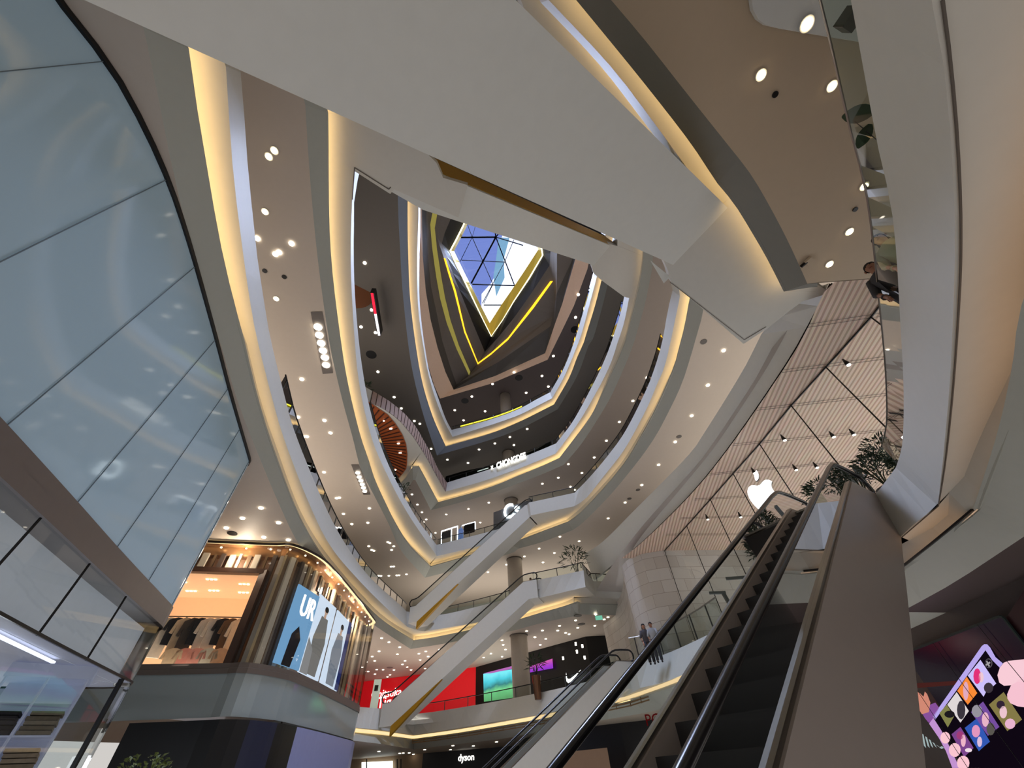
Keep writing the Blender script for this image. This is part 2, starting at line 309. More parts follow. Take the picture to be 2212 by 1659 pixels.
# fifth floor edge with its notch at the left
S5 = slab(5, (22.0, 20.85, 20.5, 20.0), [
    dict(n=8, T=[W(1, -3), W(-4, -1), W(-9.5, 6)], S=[W(1, -3), W(-4, -1), W(-9.5, 6)], L=[W(1, -4), W(-4.5, -1.5), W(-10.2, 6)], C=[W(1, -4.1), W(-4.6, -1.6), W(-10.3, 6)]),
    dict(n=8, T=[W(-9.5, 6), W(-13.2, 12), W(-14.6, 18)], S=[W(-9.5, 6), W(-13.2, 12), W(-14.6, 18)], L=[W(-10.2, 6), W(-14, 12), W(-15.4, 18.6)], C=[W(-10.3, 6), W(-14.1, 12), W(-15.5, 18.6)]),
    dict(n=14, T=[W(-14.6, 18), (770, 826), (789.5, 836), (814, 850.7), (838.3, 865.3), (870.9, 891.4), (895.3, 919)], S=[W(-14.6, 18), (770, 856), (796, 868.6), (830, 885), (862.8, 909.3), (892, 943.5)], L=[W(-15.4, 18.6), W(-16, 25), (850, 1055), (863, 1046.7)], C=[W(-15.5, 18.6), W(-16.2, 26), (850, 1088), (865, 1076)]),
    dict(n=6, T=[(895.3, 919), (905, 934)], S=[(892, 943.5), (912, 974)], L=[(863, 1046.7), (876, 1032), (885.8, 1017.4), (891.5, 1006.9)], C=[(865, 1076), (871, 1064.6), (884, 1050), (892.3, 1037)]),
    dict(n=2, T=[(905, 934), (911.6, 946.7)], S=[(912, 974), (916.5, 981)], L=[(891.5, 1006.9), (905.3, 1006.9)], C=[(892.3, 1037), (897.2, 1037)]),
    dict(n=10, T=[(911.6, 946.7), (931, 981), (944, 1010), (964.7, 1042.7)], S=[(916.5, 981), (932.7, 1010), (961.5, 1062)], L=[(905.3, 1006.9), (921.6, 1037), (934.6, 1061.4), (946.8, 1084.2)], C=[(897.2, 1037), (913.5, 1067.9), (930.6, 1102)]),
    dict(n=16, T=[(964.7, 1042.7), (1056.7, 1014), (1134.6, 985.4), (1201.4, 957.8)], S=[(961.5, 1062), (1040.4, 1040.2), (1120, 1012.3), (1200, 980)], L=[(946.8, 1084.2), (1007.9, 1067.9), (1073, 1046.7), (1120, 1027), (1168.8, 1007.4), (1207.9, 989.5)], C=[(930.6, 1102), (1010, 1081), (1073, 1061), (1120, 1044), (1170, 1025), (1217.7, 1004)]),
    dict(n=24, T=[(1201.4, 957.8), (1238, 909.3), (1277.2, 837.7), (1303.2, 784), (1320.3, 740), (1341, 674.6), (1348.5, 639.6)], S=[(1200, 980), (1217.7, 957), (1254, 906), (1293.5, 837.7), (1319.5, 784), (1334, 740), (1347.6, 699), (1359, 643.7)],
         L=[(1207.9, 989.5), (1240.4, 947.2), (1275.4, 900), (1303.2, 842.5), (1330.9, 784), (1348.8, 740), (1357.4, 708.8), (1372, 653.5), (1383.5, 601.4), (1389, 553.4)], C=[(1217.7, 1004), (1255, 960), (1293, 902), (1319.5, 857.2), (1350.4, 788.8), (1369.2, 740), (1378.6, 707.2), (1394.8, 650.2), (1409.5, 575.3)]),
    dict(n=14, S=[W(6.9, 12.2), W(6.6, 9), W(6.2, 7), W(4.6, 4.2), W(3, 1.8), W(1, -3)], L=[(1389, 553.4), W(7.5, 7), (1331, 265), (1238, 142), (1118.6, 0), W(1, -4)], C=[(1409.5, 575.3), W(7.9, 7), (1345, 258), (1252, 135), (1135, -5), W(1, -4.1)]),
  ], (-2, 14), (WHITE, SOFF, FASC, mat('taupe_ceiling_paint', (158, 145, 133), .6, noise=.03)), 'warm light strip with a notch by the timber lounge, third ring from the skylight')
# sixth floor edge
FASB = mat('fascia_blue_light_tint', (150, 160, 176), .5, noise=.03)
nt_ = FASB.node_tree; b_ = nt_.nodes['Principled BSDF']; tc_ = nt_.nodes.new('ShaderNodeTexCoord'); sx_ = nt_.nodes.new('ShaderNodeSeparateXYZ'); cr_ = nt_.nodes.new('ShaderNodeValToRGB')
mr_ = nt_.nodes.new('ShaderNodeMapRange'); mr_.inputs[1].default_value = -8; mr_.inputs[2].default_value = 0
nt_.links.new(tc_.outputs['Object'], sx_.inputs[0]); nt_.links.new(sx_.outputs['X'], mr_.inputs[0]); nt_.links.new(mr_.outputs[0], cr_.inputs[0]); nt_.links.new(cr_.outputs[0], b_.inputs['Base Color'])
cr_.color_ramp.elements[0].color = (*lin((146, 157, 176)), 1); cr_.color_ramp.elements[1].color = (*lin((118, 120, 116)), 1)  # blue light on the left part is put into the fascia colour
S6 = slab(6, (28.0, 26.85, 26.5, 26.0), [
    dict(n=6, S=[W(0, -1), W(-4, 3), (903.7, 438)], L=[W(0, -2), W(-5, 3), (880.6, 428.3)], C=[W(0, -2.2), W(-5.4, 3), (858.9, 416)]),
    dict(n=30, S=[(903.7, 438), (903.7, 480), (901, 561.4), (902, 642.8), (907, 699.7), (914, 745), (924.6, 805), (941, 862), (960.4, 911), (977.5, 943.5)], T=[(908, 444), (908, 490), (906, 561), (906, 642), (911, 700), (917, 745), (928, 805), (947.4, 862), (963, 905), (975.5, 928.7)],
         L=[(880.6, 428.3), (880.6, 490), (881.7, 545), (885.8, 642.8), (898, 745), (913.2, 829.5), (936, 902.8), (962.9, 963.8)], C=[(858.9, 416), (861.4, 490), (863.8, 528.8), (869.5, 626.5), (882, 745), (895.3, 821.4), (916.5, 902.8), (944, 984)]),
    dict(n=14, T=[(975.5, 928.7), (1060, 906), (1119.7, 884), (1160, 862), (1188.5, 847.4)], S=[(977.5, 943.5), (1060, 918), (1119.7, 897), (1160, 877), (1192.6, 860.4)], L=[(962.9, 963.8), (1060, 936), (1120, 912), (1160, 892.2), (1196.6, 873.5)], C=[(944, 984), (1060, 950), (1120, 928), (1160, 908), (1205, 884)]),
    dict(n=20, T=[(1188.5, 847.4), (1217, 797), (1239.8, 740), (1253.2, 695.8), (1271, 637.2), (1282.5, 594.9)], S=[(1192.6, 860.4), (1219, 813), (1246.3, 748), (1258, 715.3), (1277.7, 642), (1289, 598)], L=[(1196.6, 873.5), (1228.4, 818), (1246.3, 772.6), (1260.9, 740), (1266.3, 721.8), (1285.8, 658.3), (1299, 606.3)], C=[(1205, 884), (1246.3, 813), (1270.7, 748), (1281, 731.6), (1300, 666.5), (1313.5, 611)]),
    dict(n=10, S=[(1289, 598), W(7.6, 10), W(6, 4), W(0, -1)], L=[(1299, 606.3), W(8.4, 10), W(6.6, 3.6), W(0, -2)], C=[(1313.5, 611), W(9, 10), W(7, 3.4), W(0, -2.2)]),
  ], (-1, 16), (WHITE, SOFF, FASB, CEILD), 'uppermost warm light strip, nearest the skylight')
# roof coffers round the skylight: polygons rising inwards
P0 = [(903, 430), (903, 470), (900, 560), (902, 640), (908, 700), (922, 780), (938, 833), (950.5, 861), (1060, 829), (1183, 777), (1215, 712), (1240, 660), (1269, 581), (1290, 480), (1310, 380), (1150, 250), (960, 300)]
P1 = [(911.5, 430), (911.5, 470), (913, 551), (919.8, 628.5), (930, 690), (945, 750), (962, 803), (980, 842), (1070, 812), (1177.6, 763), (1197, 705), (1215, 655), (1241.4, 564.8), (1260, 480), (1275, 390), (1140, 275), (965, 320)]
P2 = [(922, 430), (921, 470), (924, 552), (931, 620), (942, 670), (955, 735), (972, 790), (986.3, 831), (1075, 783), (1191.5, 703), (1196, 670), (1202.6, 634), (1235.9, 562), (1248, 480), (1262, 395), (1135, 290), (968, 330)]
P3 = [(938, 440), (929.5, 484.4), (933.7, 534.3), (942, 595), (951, 645), (965, 697), (986.3, 753.3), (1013.2, 810), (1085, 762), (1196, 681), (1198, 665), (1201.2, 653.5), (1203, 551), (1214, 480), (1220, 410), (1130, 305), (975, 345)]
P4 = [(960, 450), (946, 495), (943.4, 512), (958.6, 556.4), (970, 595), (980.8, 628.5), (1003, 717), (1032, 786.6), (1060, 766), (1097.2, 733.9), (1152.7, 664.6), (1194.3, 606.4), (1196, 545), (1205, 490), (1205, 430), (1125, 325), (985, 370)]
P5 = [(978, 462), (960, 505), (954.5, 526), (965, 554), (978, 590), (992, 625), (1018, 690), (1047.3, 760.2), (1075, 730), (1110, 687), (1150, 630), (1187.3, 573), (1188.7, 548), (1192, 500), (1190, 440), (1115, 340), (1000, 390)]
P6 = [(1000, 485), (985, 515), (971, 541.2), (984, 570), (1000, 602), (1018, 640), (1040, 685), (1061, 727), (1085, 693), (1110, 652), (1145, 600), (1173.5, 550.9), (1173, 547), (1165, 500), (1150, 430), (1105, 355), (1020, 430)]
P7 = [(1007, 492), (994, 517), (980.8, 542.6), (992, 566), (1007, 597), (1020, 622), (1040, 663), (1057.9, 697.8), (1082, 660), (1105, 627), (1135, 582), (1162.4, 539.8), (1160, 530), (1150, 495), (1140, 440), (1100, 375), (1027, 440)]
HS = [35.3, 36.0, 37.0, 38.0, 38.8, 39.6, 41.0, 42.0]
PP = [[U(x, y, h) for x, y in p] for p, h in zip((P0, P1, P2, P3, P4, P5, P6, P7), HS)]
def loop_grid(a, b): return [list(a) + [a[0]], list(b) + [b[0]]]
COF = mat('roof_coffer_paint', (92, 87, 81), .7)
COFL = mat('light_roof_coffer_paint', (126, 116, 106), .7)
MB().grid(loop_grid(PP[0], PP[1])).struct('trim_70', mat('rose_cove_glow', (206, 178, 158), .6, emit=(235, 190, 150), es=.12))  # soft glow put into the slanted band imitates cove light
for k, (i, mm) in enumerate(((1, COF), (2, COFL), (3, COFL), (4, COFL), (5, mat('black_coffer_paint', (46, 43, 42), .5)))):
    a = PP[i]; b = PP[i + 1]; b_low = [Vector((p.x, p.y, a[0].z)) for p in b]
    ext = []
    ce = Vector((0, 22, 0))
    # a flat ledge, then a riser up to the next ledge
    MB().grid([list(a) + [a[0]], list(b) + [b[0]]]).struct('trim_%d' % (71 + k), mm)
MB().grid(loop_grid(PP[6], PP[7])).struct('trim_77', mat('gold_reveal', (190, 164, 60), .3, .7, emit=(220, 190, 90), es=.25))
O = [p + Vector((p.x, p.y - 20, 0)).normalized() * 16 for p in PP[0]]
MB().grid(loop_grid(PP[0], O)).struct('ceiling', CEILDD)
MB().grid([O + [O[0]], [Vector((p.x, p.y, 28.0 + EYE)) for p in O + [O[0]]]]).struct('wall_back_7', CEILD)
goldglow = emis('gold_glow', (255, 190, 40), 2.2); goldsoft = emis('soft_gold_glow', (190, 176, 90), .55)
for P, sl, w, g, lab in ((PP[3], slice(0, 8), .55, goldsoft, 'pale gold light band on the left of the outer roof coffer'), (PP[4], slice(3, 8), .22, goldglow, 'thin amber light line left of the inner roof coffer'),
                    (PP[4], slice(7, 12), .3, goldglow, 'bright amber light line on the right of the inner roof coffer')):
    Q = P[sl]; n = [Vector((20 * 0 - p.x, 22 - p.y, 0)).normalized() for p in Q]
    e = empty('coffer_light', Q[0], lab, 'light')
    MB().grid([up(Q, -.06), [p + q * w - Vector((0, 0, .06 - .2 * w)) for p, q in zip(Q, n)]]).build('light_strip', g, e)
# skylight frame line, glazing and bars
e = empty('skylight_edge_light', PP[6][2], 'thin white light line framing the diamond skylight', 'light')
MB().grid([up(PP[6] + [PP[6][0]], -.05), [p + Vector((-p.x, 20 - p.y, 0)).normalized() * .16 + Vector((0, 0, -.03)) for p in PP[6] + [PP[6][0]]]]).build('light_strip', emis('white_line', (255, 246, 190), 3), e)
zc = 42.3
MB().quad(*[Vector((p.x, p.y, zc + EYE)) for p in PP[7]]).struct('window_1', glass('skylight_glass', (.8, .86, 1), .02, .95))
tw = [U(x, y, 75) for x, y in [(1094, 512), (1185, 520), (1190, 560), (1100, 720), (1040, 700), (1040, 664), (1062, 640), (1082, 600), (1080, 560)]]
e = empty('tower', tw[0], 'sunlit white building blazing through the right side of the skylight', 'building')
MB().prism(tw, (0, 0, 6)).build('facade', emis('sunlit_white', (250, 252, 255), 1.6), e)  # facade glows to imitate sunlight on the building
tw2 = [U(x, y, 74) for x, y in [(1078, 515), (1100, 516), (1088, 560), (1090, 600), (1072, 640), (1066, 600), (1072, 560)]]
MB().prism(tw2, (0, 0, .5)).build('glazed_edge', emis('pale_cyan', (150, 200, 225), .9), e)
mull = MB(); BARM = mat('skylight_bar', (16, 18, 30), .9, spec=.05)
def sk(x, y): return U(x, y, zc - .1)
node = (1071, 512)
for a, b, w in (((985, 513), node, .22), (node, (1130, 530), .12), (node, (1018, 612), .26), (node, (1112, 618), .16), (node, (1062, 420), .2), (node, (1130, 440), .16),
                ((1020, 614), (1112, 617), .16), ((1045, 659), (1085, 659), .1), ((1029, 481), (1020, 512), .06), ((1010, 485), (1020, 512), .08), ((1020, 512), (1065, 614), .1), ((1020, 512), (994, 565), .07),
                ((997, 562), (1090, 566), .07), ((1090, 566), (1042, 655), .08), ((1065, 614), (1045, 655), .07), ((1110, 518), (1090, 566), .07)):
    mull.bar(sk(*a), sk(*b), w * .7, .12)
mull.struct('trim_78', BARM)
# ---------------------------------------------------------------- escalators
STEPM = mat('escalator_step', (58, 55, 54), .5, .3)
def escalator(P_up, d, zl, zu, label, group, n_w=1.5, land_u=1.2, land_l=1.2, side=1, steps=0, gold=0, end_trim=True, body=WHITE, topo=0, thick=1.15, glass_h=.52, glas=GLSD):
    # P_up: plan point of the upper end of the incline on the traced side; d: uphill plan direction; zl, zu: top-of-side heights above the eye
    d = Vector((d[0], d[1], 0)).normalized(); nn = Vector((-d.y, d.x, 0)) * side
    run = (zu - zl) / .5925; Pu = Vector((P_up[0], P_up[1], 0)); Pl = Pu - d * run
    e = empty('escalator', (Pl.x, Pl.y, zl - 1.2 + EYE), label, 'escalator', group)
    def pt(s, z, n=0): q = Pl + d * s + nn * n; return Vector((q.x, q.y, z + EYE))
    prof = [(-land_l, zl), (0, zl), (run, zu), (run + land_u, zu), (run + land_u, zu - thick), (run + .3, zu - thick), (.3, zl - thick), (-land_l, zl - thick)]
    # truss: two side walls and the underside, the step channel stays open on top
    side_w = .16
    for k, n0 in enumerate((0, n_w - side_w)):
        MB().prism([pt(s, z, n0) for s, z in prof], nn * side_w).build('side_panel', body, e)
    MB().prism([pt(s, z, side_w) for s, z in prof[4:]] + [pt(s, z + .12, side_w) for s, z in reversed(prof[4:])], nn * (n_w - 2 * side_w)).build('underside', body, e)
    # steps
    if steps:
        k = 0; s = -.6
        N_ = int(run / .38)
        for k in range(N_):
            s0 = run * k / N_; z0 = zl - .30 + (zu - zl) * k / N_; h = (zu - zl) / N_
            b = MB().prism([pt(s0, z0, side_w), pt(s0 + run / N_, z0 + h, side_w), pt(s0 + run / N_, z0 + h - .04, side_w), pt(s0 + .02, z0 - .04, side_w)] if 0 else
                           [pt(s0, z0, side_w), pt(s0, z0 + h, side_w), pt(s0 + run / N_, z0 + h, side_w), pt(s0 + run / N_, z0 + h - .05, side_w), pt(s0 + .04, z0 + h - .05, side_w), pt(s0 + .04, z0, side_w)], nn * (n_w - 2 * side_w))
            b.build('step', STEPM, e)
        MB().prism([pt(run - .02, zu - .08, side_w), pt(run + land_u, zu - .08, side_w), pt(run + land_u, zu - .12, side_w), pt(run - .02, zu - .12, side_w)], nn * (n_w - 2 * side_w)).build('landing_plate', STEEL, e)
    else:
        MB().quad(pt(0, zl - .6, side_w), pt(run, zu - .6, side_w), pt(run, zu - .6, n_w - side_w), pt(0, zl - .6, n_w - side_w)).build('step_band', STEPM, e)
    # balustrades
    for n0 in (side_w / 2, n_w - side_w / 2):
        a = [(-land_l * .8, zl + glass_h), (0, zl + glass_h), (run, zu + glass_h), (run + land_u * .8, zu + glass_h)]
        b_ = [(-land_l * .8, zl), (0, zl), (run, zu), (run + land_u * .8, zu)]
        g = MB().grid([[pt(s, z, n0) for s, z in a], [pt(s, z, n0) for s, z in b_]]).build('glass_panel', glas, e)
        c = []
        for i in range(9):               # newel curve at both ends
            t = PI * i / 8; c.append((-land_l * .8 - .26 * math.sin(t), zl + glass_h / 2 - math.cos(t) * glass_h / 2))
        c2 = []
        for i in range(9):
            t = PI * i / 8; c2.append((run + land_u * .8 + .26 * math.sin(t), zu + glass_h / 2 + math.cos(t) * glass_h / 2))
        mid = []
        for (s0, z0, m0, m1) in ((0, zl + glass_h, 0, .5925), (run, zu + glass_h, .5925, 0)):
            for t in (-.5, -.3, -.1, .1, .3, .5):
                sl = m0 * (min(t, 0)) + m1 * max(t, 0); ease = .5925 * .06 * (1 - abs(t) * 2) * (1 if m1 > m0 else -1)
                mid.append((s0 + t, z0 + sl + ease))
        MB().tube([pt(s, z + .02, n0) for s, z in c + mid + c2], .045, 8).build('handrail', RUBBER, e, True)
        MB().prism([pt(s, z + .0, n0 - .05) for s, z in b_] + [pt(s, z + .045, n0 - .05) for s, z in reversed(b_)], nn * .1).build('skirt_trim', STEEL, e)
    if gold:
        g0, g1 = gold
        MB().prism([pt(s, z, -.02) for s, z in ((.3, zl - thick), (.3 + run * g1, zl - thick + (zu - zl) * g1), (.3 + run * g1 * .5, zl - thick + (zu - zl) * g1 * .5 - g0 * .5), (.3, zl - thick - g0))], nn * .2).build('gold_wedge', GOLD, e)
    return pt
ESG = 'escalators crossing the atrium'
# beside the camera, ground to second floor: right face at 2.0 m, left face at 3.6 m
de = Vector((.8147, .5799)); ne = Vector((-.5799, .8147))
Pn = de * 10.15 + ne * 2.0
escalator(Pn, de, -1.0, 4.0, 'big dark glass escalator in the foreground rising to the planters at right', ESG, n_w=1.5, land_u=1.5, steps=22, glas=GLSD, body=mat('escalator_cladding', (158, 147, 139), .45, noise=.03))
# its neighbour further off
escalator((4.4, 24.8), (.898, .44), -1.0, 4.0, 'slim pale escalator half hidden behind the foreground one, passing the sports shop', ESG, n_w=1.4, land_u=1.2)
# second to third floor, far side
escalator((-.30, 29.93), (10.0, -3.1), 4.0, 10.0, 'lower far escalator rising past the red shop front to the stepped balcony', ESG, n_w=1.5, land_u=1.0, thick=1.2, gold=(.5, .35), land_l=.6)
MBx = MB()
# third to fourth floor, far side
escalator((.30, 29.75), (10.0, -3.9), 10.0, 16.0, 'upper far escalator rising from the tip of the widest ring', ESG, n_w=1.5, land_u=.4, gold=(.5, .35), land_l=.5)
# overhead, second to third floor: its landing is the broad soffit at upper right
db = Vector((.8147, .5799)); 
A = U(1430, 555, 8.85); B = U(1562, 440, 8.85)
wdt = ne.dot(Vector((A.x, A.y))) - ne.dot(Vector((B.x, B.y)))
sA = .5 * (de.dot(Vector((A.x, A.y))) + de.dot(Vector((B.x, B.y))))
Pq = de * sA + ne * ne.dot(Vector((B.x, B.y)))
escalator(Pq, de, 4.0, 10.0, 'broad pale escalator underside crossing the top of the view, nearest overhead', ESG, n_w=wdt, land_u=.35, land_l=.8, thick=1.149)
def slab_poly(name, pts, z, th, m, kind='trim'):
    P = [U(x, y, z) if not isinstance(x, str) else Vector((y, 0, z)) for x, y in pts]
    return MB().prism(P, (0, 0, th)).struct(name, m)
slab_poly('trim_31', [(1430, 555), (1443, 585), (1450, 610), (1500, 652), (1606, 743), (1660, 708), (1705, 672), (1762, 630), (1700, 628), (1640, 530), (1590, 452), (1571, 432), (1561, 440)], 8.845, .3, SOFF)
slab_poly('trim_37', [(1509, 434), (1533, 470), (1556, 447), (1530, 420)], 8.82, .01, mat('opening_brown', (84, 68, 54), .6))  # brown sheet drawn where a small opening shows
slab_poly('trim_38', [(1405, 563), (1448, 598), (1434, 612)], 8.95, .02, WHITE)
# thin dark groove in the landing soffit
GRV = mat('soffit_groove', (96, 88, 80), .7)
g = MB()
for a, b in (((1447, 609), (1608, 734)), ((1608, 734), (1655, 706))): g.bar(U(*a, 8.83), U(*b, 8.83), .012, .012)
g.struct('trim_32', GRV)
# the next one up, fourth to fifth floor
A2 = U(1275, 568, 20.85); B2 = U(1310, 525, 20.85)
w2 = ne.dot(Vector((A2.x, A2.y))) - ne.dot(Vector((B2.x, B2.y)))
s2 = .5 * (de.dot(Vector((A2.x, A2.y))) + de.dot(Vector((B2.x, B2.y))))
Pq2 = de * s2 + ne * ne.dot(Vector((B2.x, B2.y)))
escalator(Pq2, de, 16.0, 22.0, 'second overhead escalator underside, behind the nearest one with a gold side', ESG, n_w=w2, land_u=.35, land_l=1.0, thick=1.149)
MB().prism([Vector((Pq2.x, Pq2.y, 0)) - Vector((ne.x, ne.y, 0)) * .03 + Vector((de.x, de.y, 0)) * s + Vector((0, 0, z + EYE)) for s, z in ((-10.4, 16.1), (.2, 22), (1, 22), (1, 20.9), (.2, 20.9), (-10.1, 14.85), (-11.6, 14.9), (-11.6, 16.0))], Vector((ne.x, ne.y, 0)) * .02).struct('trim_51', GOLD)
slab_poly('trim_52', [(1275, 568), (1282, 590), (1300, 606), (1348, 641), (1359, 643.7), (1375, 600), (1389, 553), (1345, 535), (1310, 525)], 20.84, .3, SOFF)
slab_poly('trim_41', [(709, 245), (712, 340), (763, 366), (768, 371), (843, 419), (851, 409), (990, 470), (1010, 400), (957, 384), (943, 352), (850, 260)], 14.84, .3, SOFF)
g = MB()
for a, b in (((766, 362), (840, 409)), ((840, 409), (844, 404)), ((766, 362), (761, 431))): g.bar(U(*a, 14.83), U(*b, 14.83), .03, .02)
g.struct('trim_42', GRV)
# ---------------------------------------------------------------- white ribbon wall over the phone shop's timber ceiling
ST = [(1765.8, 620), (1710, 662), (1654, 707), (1605, 800), (1520, 937), (1480, 991), (1373, 1099.6), (1302, 1170), (1262, 1197)]
SB = [(1790.8, 612), (1766, 662), (1742, 707), (1687.7, 800), (1565, 977), (1480, 1079), (1387, 1170), (1341, 1206), (1282, 1253)]
zt = [10.0, 10.0, 10, 10, 10, 10, 10.4, 11.2, 12.6]; zb = [8.85] * 6 + [9.1, 9.7, 10.9]
Tp = resample([U(x, y, z) for (x, y), z in zip(ST, zt)], 40); Bp = resample([U(x, y, z) for (x, y), z in zip(SB, zb)], 40)
MB().grid([Bp, Tp, [p + Vector((.25, .1, 0)) for p in Tp]]).struct('trim_33', WHITE)
MB().grid([[p + Vector((0, 0, -.01)) for p in Bp], [p + Vector((.16, .05, -.01)) for p in Bp], [p + Vector((.16, .05, .1)) for p in Bp]]).struct('trim_34', BLACK)
MB().grid([setz(Tp, 9.3), setz([p + Vector((12, 6, 0)) for p in Tp], 9.3)]).struct('floor', FLOORM)
# timber slat material
def woodmat(name, c1, c2, freq, ang):
    m = bpy.data.materials.new(name); m.use_nodes = True; N = m.node_tree.nodes; L = m.node_tree.links; b = N['Principled BSDF']
    tc = N.new('ShaderNodeTexCoord'); mp = N.new('ShaderNodeMapping'); mp.inputs['Rotation'].default_value = (0, 0, ang)
    L.new(tc.outputs['Object'], mp.inputs['Vector'])
    w = N.new('ShaderNodeTexWave'); w.wave_type = 'BANDS'; w.bands_direction = 'X'; w.wave_profile = 'SIN'; w.inputs['Scale'].default_value = freq
    w.inputs['Distortion'].default_value = .0
    L.new(mp.outputs[0], w.inputs['Vector'])
    no = N.new('ShaderNodeTexNoise'); no.inputs['Scale'].default_value = 3; mp2 = N.new('ShaderNodeMapping'); mp2.inputs['Rotation'].default_value = (0, 0, ang); mp2.inputs['Scale'].default_value = (6, .4, 1)
    L.new(tc.outputs['Object'], mp2.inputs['Vector']); L.new(mp2.outputs[0], no.inputs['Vector'])
    r = N.new('ShaderNodeValToRGB'); r.color_ramp.elements[0].position = .25; r.color_ramp.elements[1].position = .55
    r.color_ramp.elements[0].color = (*lin(c2), 1); r.color_ramp.elements[1].color = (*lin(c1), 1)
    L.new(w.outputs['Fac'], r.inputs[0])
    mx = N.new('ShaderNodeMixRGB'); mx.blend_type = 'MULTIPLY'; mx.inputs[0].default_value = .35
    L.new(r.outputs[0], mx.inputs[1]); L.new(no.outputs['Color'], mx.inputs[2]); L.new(mx.outputs[0], b.inputs['Base Color'])
    b.inputs['Roughness'].default_value = .5; return m
TIMBER = woodmat('pale_timber_slats', (236, 208, 184), (196, 162, 138), 1.9, math.radians(7))
WZ = 8.62
NOD = [(1938, 600), (1910, 645), (1880, 684), (1783, 792), (1708, 875), (1640, 958), (1583, 1022), (1534, 1078), (1483, 1135), (1435, 1189)]
NP = [U(x, y, WZ) for x, y in NOD]
inner = resample([U(x, y, WZ) for x, y in [(1960, 540), (1900, 560), (1790.8, 612), (1742, 707), (1687.7, 800), (1565, 977), (1480, 1079), (1387, 1170), (1341, 1206)]], 40)
inner = [p + Vector((.05, 0, 0)) for p in inner]
MB().grid([inner, [p + Vector((15 - p.x * .3, 3, 0)) for p in inner]]).struct('ceiling', TIMBER)
sm_ = MB()
for a, b in zip(NP, NP[1:]): sm_.bar(a - Vector((0, 0, .03)), b - Vector((0, 0, .03)), .035, .035)
sm_.struct('trim_35', BLACK)
# storefront glass and its slender mullions, floor to timber ceiling
e = empty('shop_window', (NP[4].x, NP[4].y, 5.0), 'tall clear glass front of the phone shop under the timber ceiling', 'window')
Q = NP
MB().grid([up(Q, -.05), setz(Q, 3.4)]).build('glass_pane', glass('shop_glass', (.95, .98, .97), .0, .97, ior=1.12), e)
for p in Q[1:]:
    MB().bar(p, (p.x, p.y, 3.4 + EYE), .025, .03).build('mullion', BLACK, e)
# track rails running across the timber ceiling, outside and inside
rails = [((1690 - 12, 716 - 0), (1880, 684), (1958, 671)), ((1600, 821 + 3), (1783, 792), (1950, 768)), ((1690, 803), (1783, 792), (1950, 768))]
RL = [(1745, 704, 1955, 672), (1690, 802, 1950, 768), (1636, 884, 1950, 848), (1583, 961, 1960, 925), (1530, 1025, 1960, 985), (1500, 1079, 1800, 1062), (1470, 1120, 1700, 1112), (1440, 1155, 1620, 1154)]
for i, (x0, y0, x1, y1) in enumerate(RL):
    a = U(x0, y0, WZ - .03); b = U(x1, y1, WZ - .03)
    t = MB(); dd = (b - a).normalized(); q = dd.cross(Vector((0, 0, 1)))
    t.bar(a + q * .06, b + q * .06, .008); t.bar(a - q * .06, b - q * .06, .008)
    tag(t.build('track_rail', DARK), 'thin lighting track crossing the timber ceiling', 'track', 'lighting tracks in the timber ceiling')
TS = [(1695, 951), (1801, 944), (1845, 939), (1833, 788), (1529, 1122), (1600, 1117), (1720, 1015), (1765, 1010), (1630, 1022)]
for i, (x, y) in enumerate(TS):
    p = U(x, y, WZ - .3); e = empty('track_spotlight', p, 'small track spotlight hanging from the timber ceiling', 'spotlight', 'spotlights in the timber ceiling')
    MB().tube([p + Vector((0, 0, .27)), p + Vector((0, 0, .1)), p], [.02, .06, .07], 10).build('housing', DARK, e, True)
    MB().tube([p - Vector((0, 0, .001)), p - Vector((0, 0, .02))], .06, 10).build('lens', LAMP, e)
# stone wall at the back of the shop
STONE = bpy.data.materials.new('pale_stone_blocks'); STONE.use_nodes = True; N_ = STONE.node_tree.nodes; L_ = STONE.node_tree.links
br = N_.new('ShaderNodeTexBrick'); br.inputs['Color1'].default_value = (*lin((205, 200, 192)), 1); br.inputs['Color2'].default_value = (*lin((190, 182, 172)), 1); br.inputs['Mortar'].default_value = (*lin((160, 150, 140)), 1)
br.inputs['Scale'].default_value = 1; br.inputs['Mortar Size'].default_value = .012; br.inputs['Brick Width'].default_value = 1.3; br.inputs['Row Height'].default_value = .62
uvn = N_.new('ShaderNodeUVMap'); L_.new(uvn.outputs[0], br.inputs['Vector']); L_.new(br.outputs['Color'], N_['Principled BSDF'].inputs['Base Color']); N_['Principled BSDF'].inputs['Roughness'].default_value = .6
def uvwall(name, P, z0, z1, m, structure=True, parent=None):
    L = [0]
    for a, b in zip(P, P[1:]): L.append(L[-1] + (Vector((b.x - a.x, b.y - a.y))).length)
    rows = [[Vector((p.x, p.y, z + EYE)) for p in P] for z in (z0, z1)]
    b = MB().grid(rows); o = mobj(name, b.v, b.f, m, parent); uv = o.data.uv_layers.new(name='UVMap')
    n = len(P)
    for lp in o.data.loops: uv.data[lp.index].uv = (L[lp.vertex_index % n], rows[lp.vertex_index // n][0].z)
    if structure: tag(o, kind='structure')
    return o
SW = resample([U(1302, 1350, 8.0), U(1357, 1329, 8.0), U(1376, 1196, WZ), U(1400, 1190, WZ), U(1435, 1189, WZ)][:0] + [Vector((5.7, 34.8, 0)), Vector((6.6, 31.0, 0)), Vector((6.35, 27.0, 0)), Vector((5.9, 24.6, 0)), Vector((6.6, 22.9, 0)), Vector((8.0, 22.5, 0))], 22)
uvwall('wall_stone', SW + [Vector((11, 23, 0)), Vector((14.4, 23.7, 0)), Vector((22, 25, 0))], 2.9, 8.7, STONE)
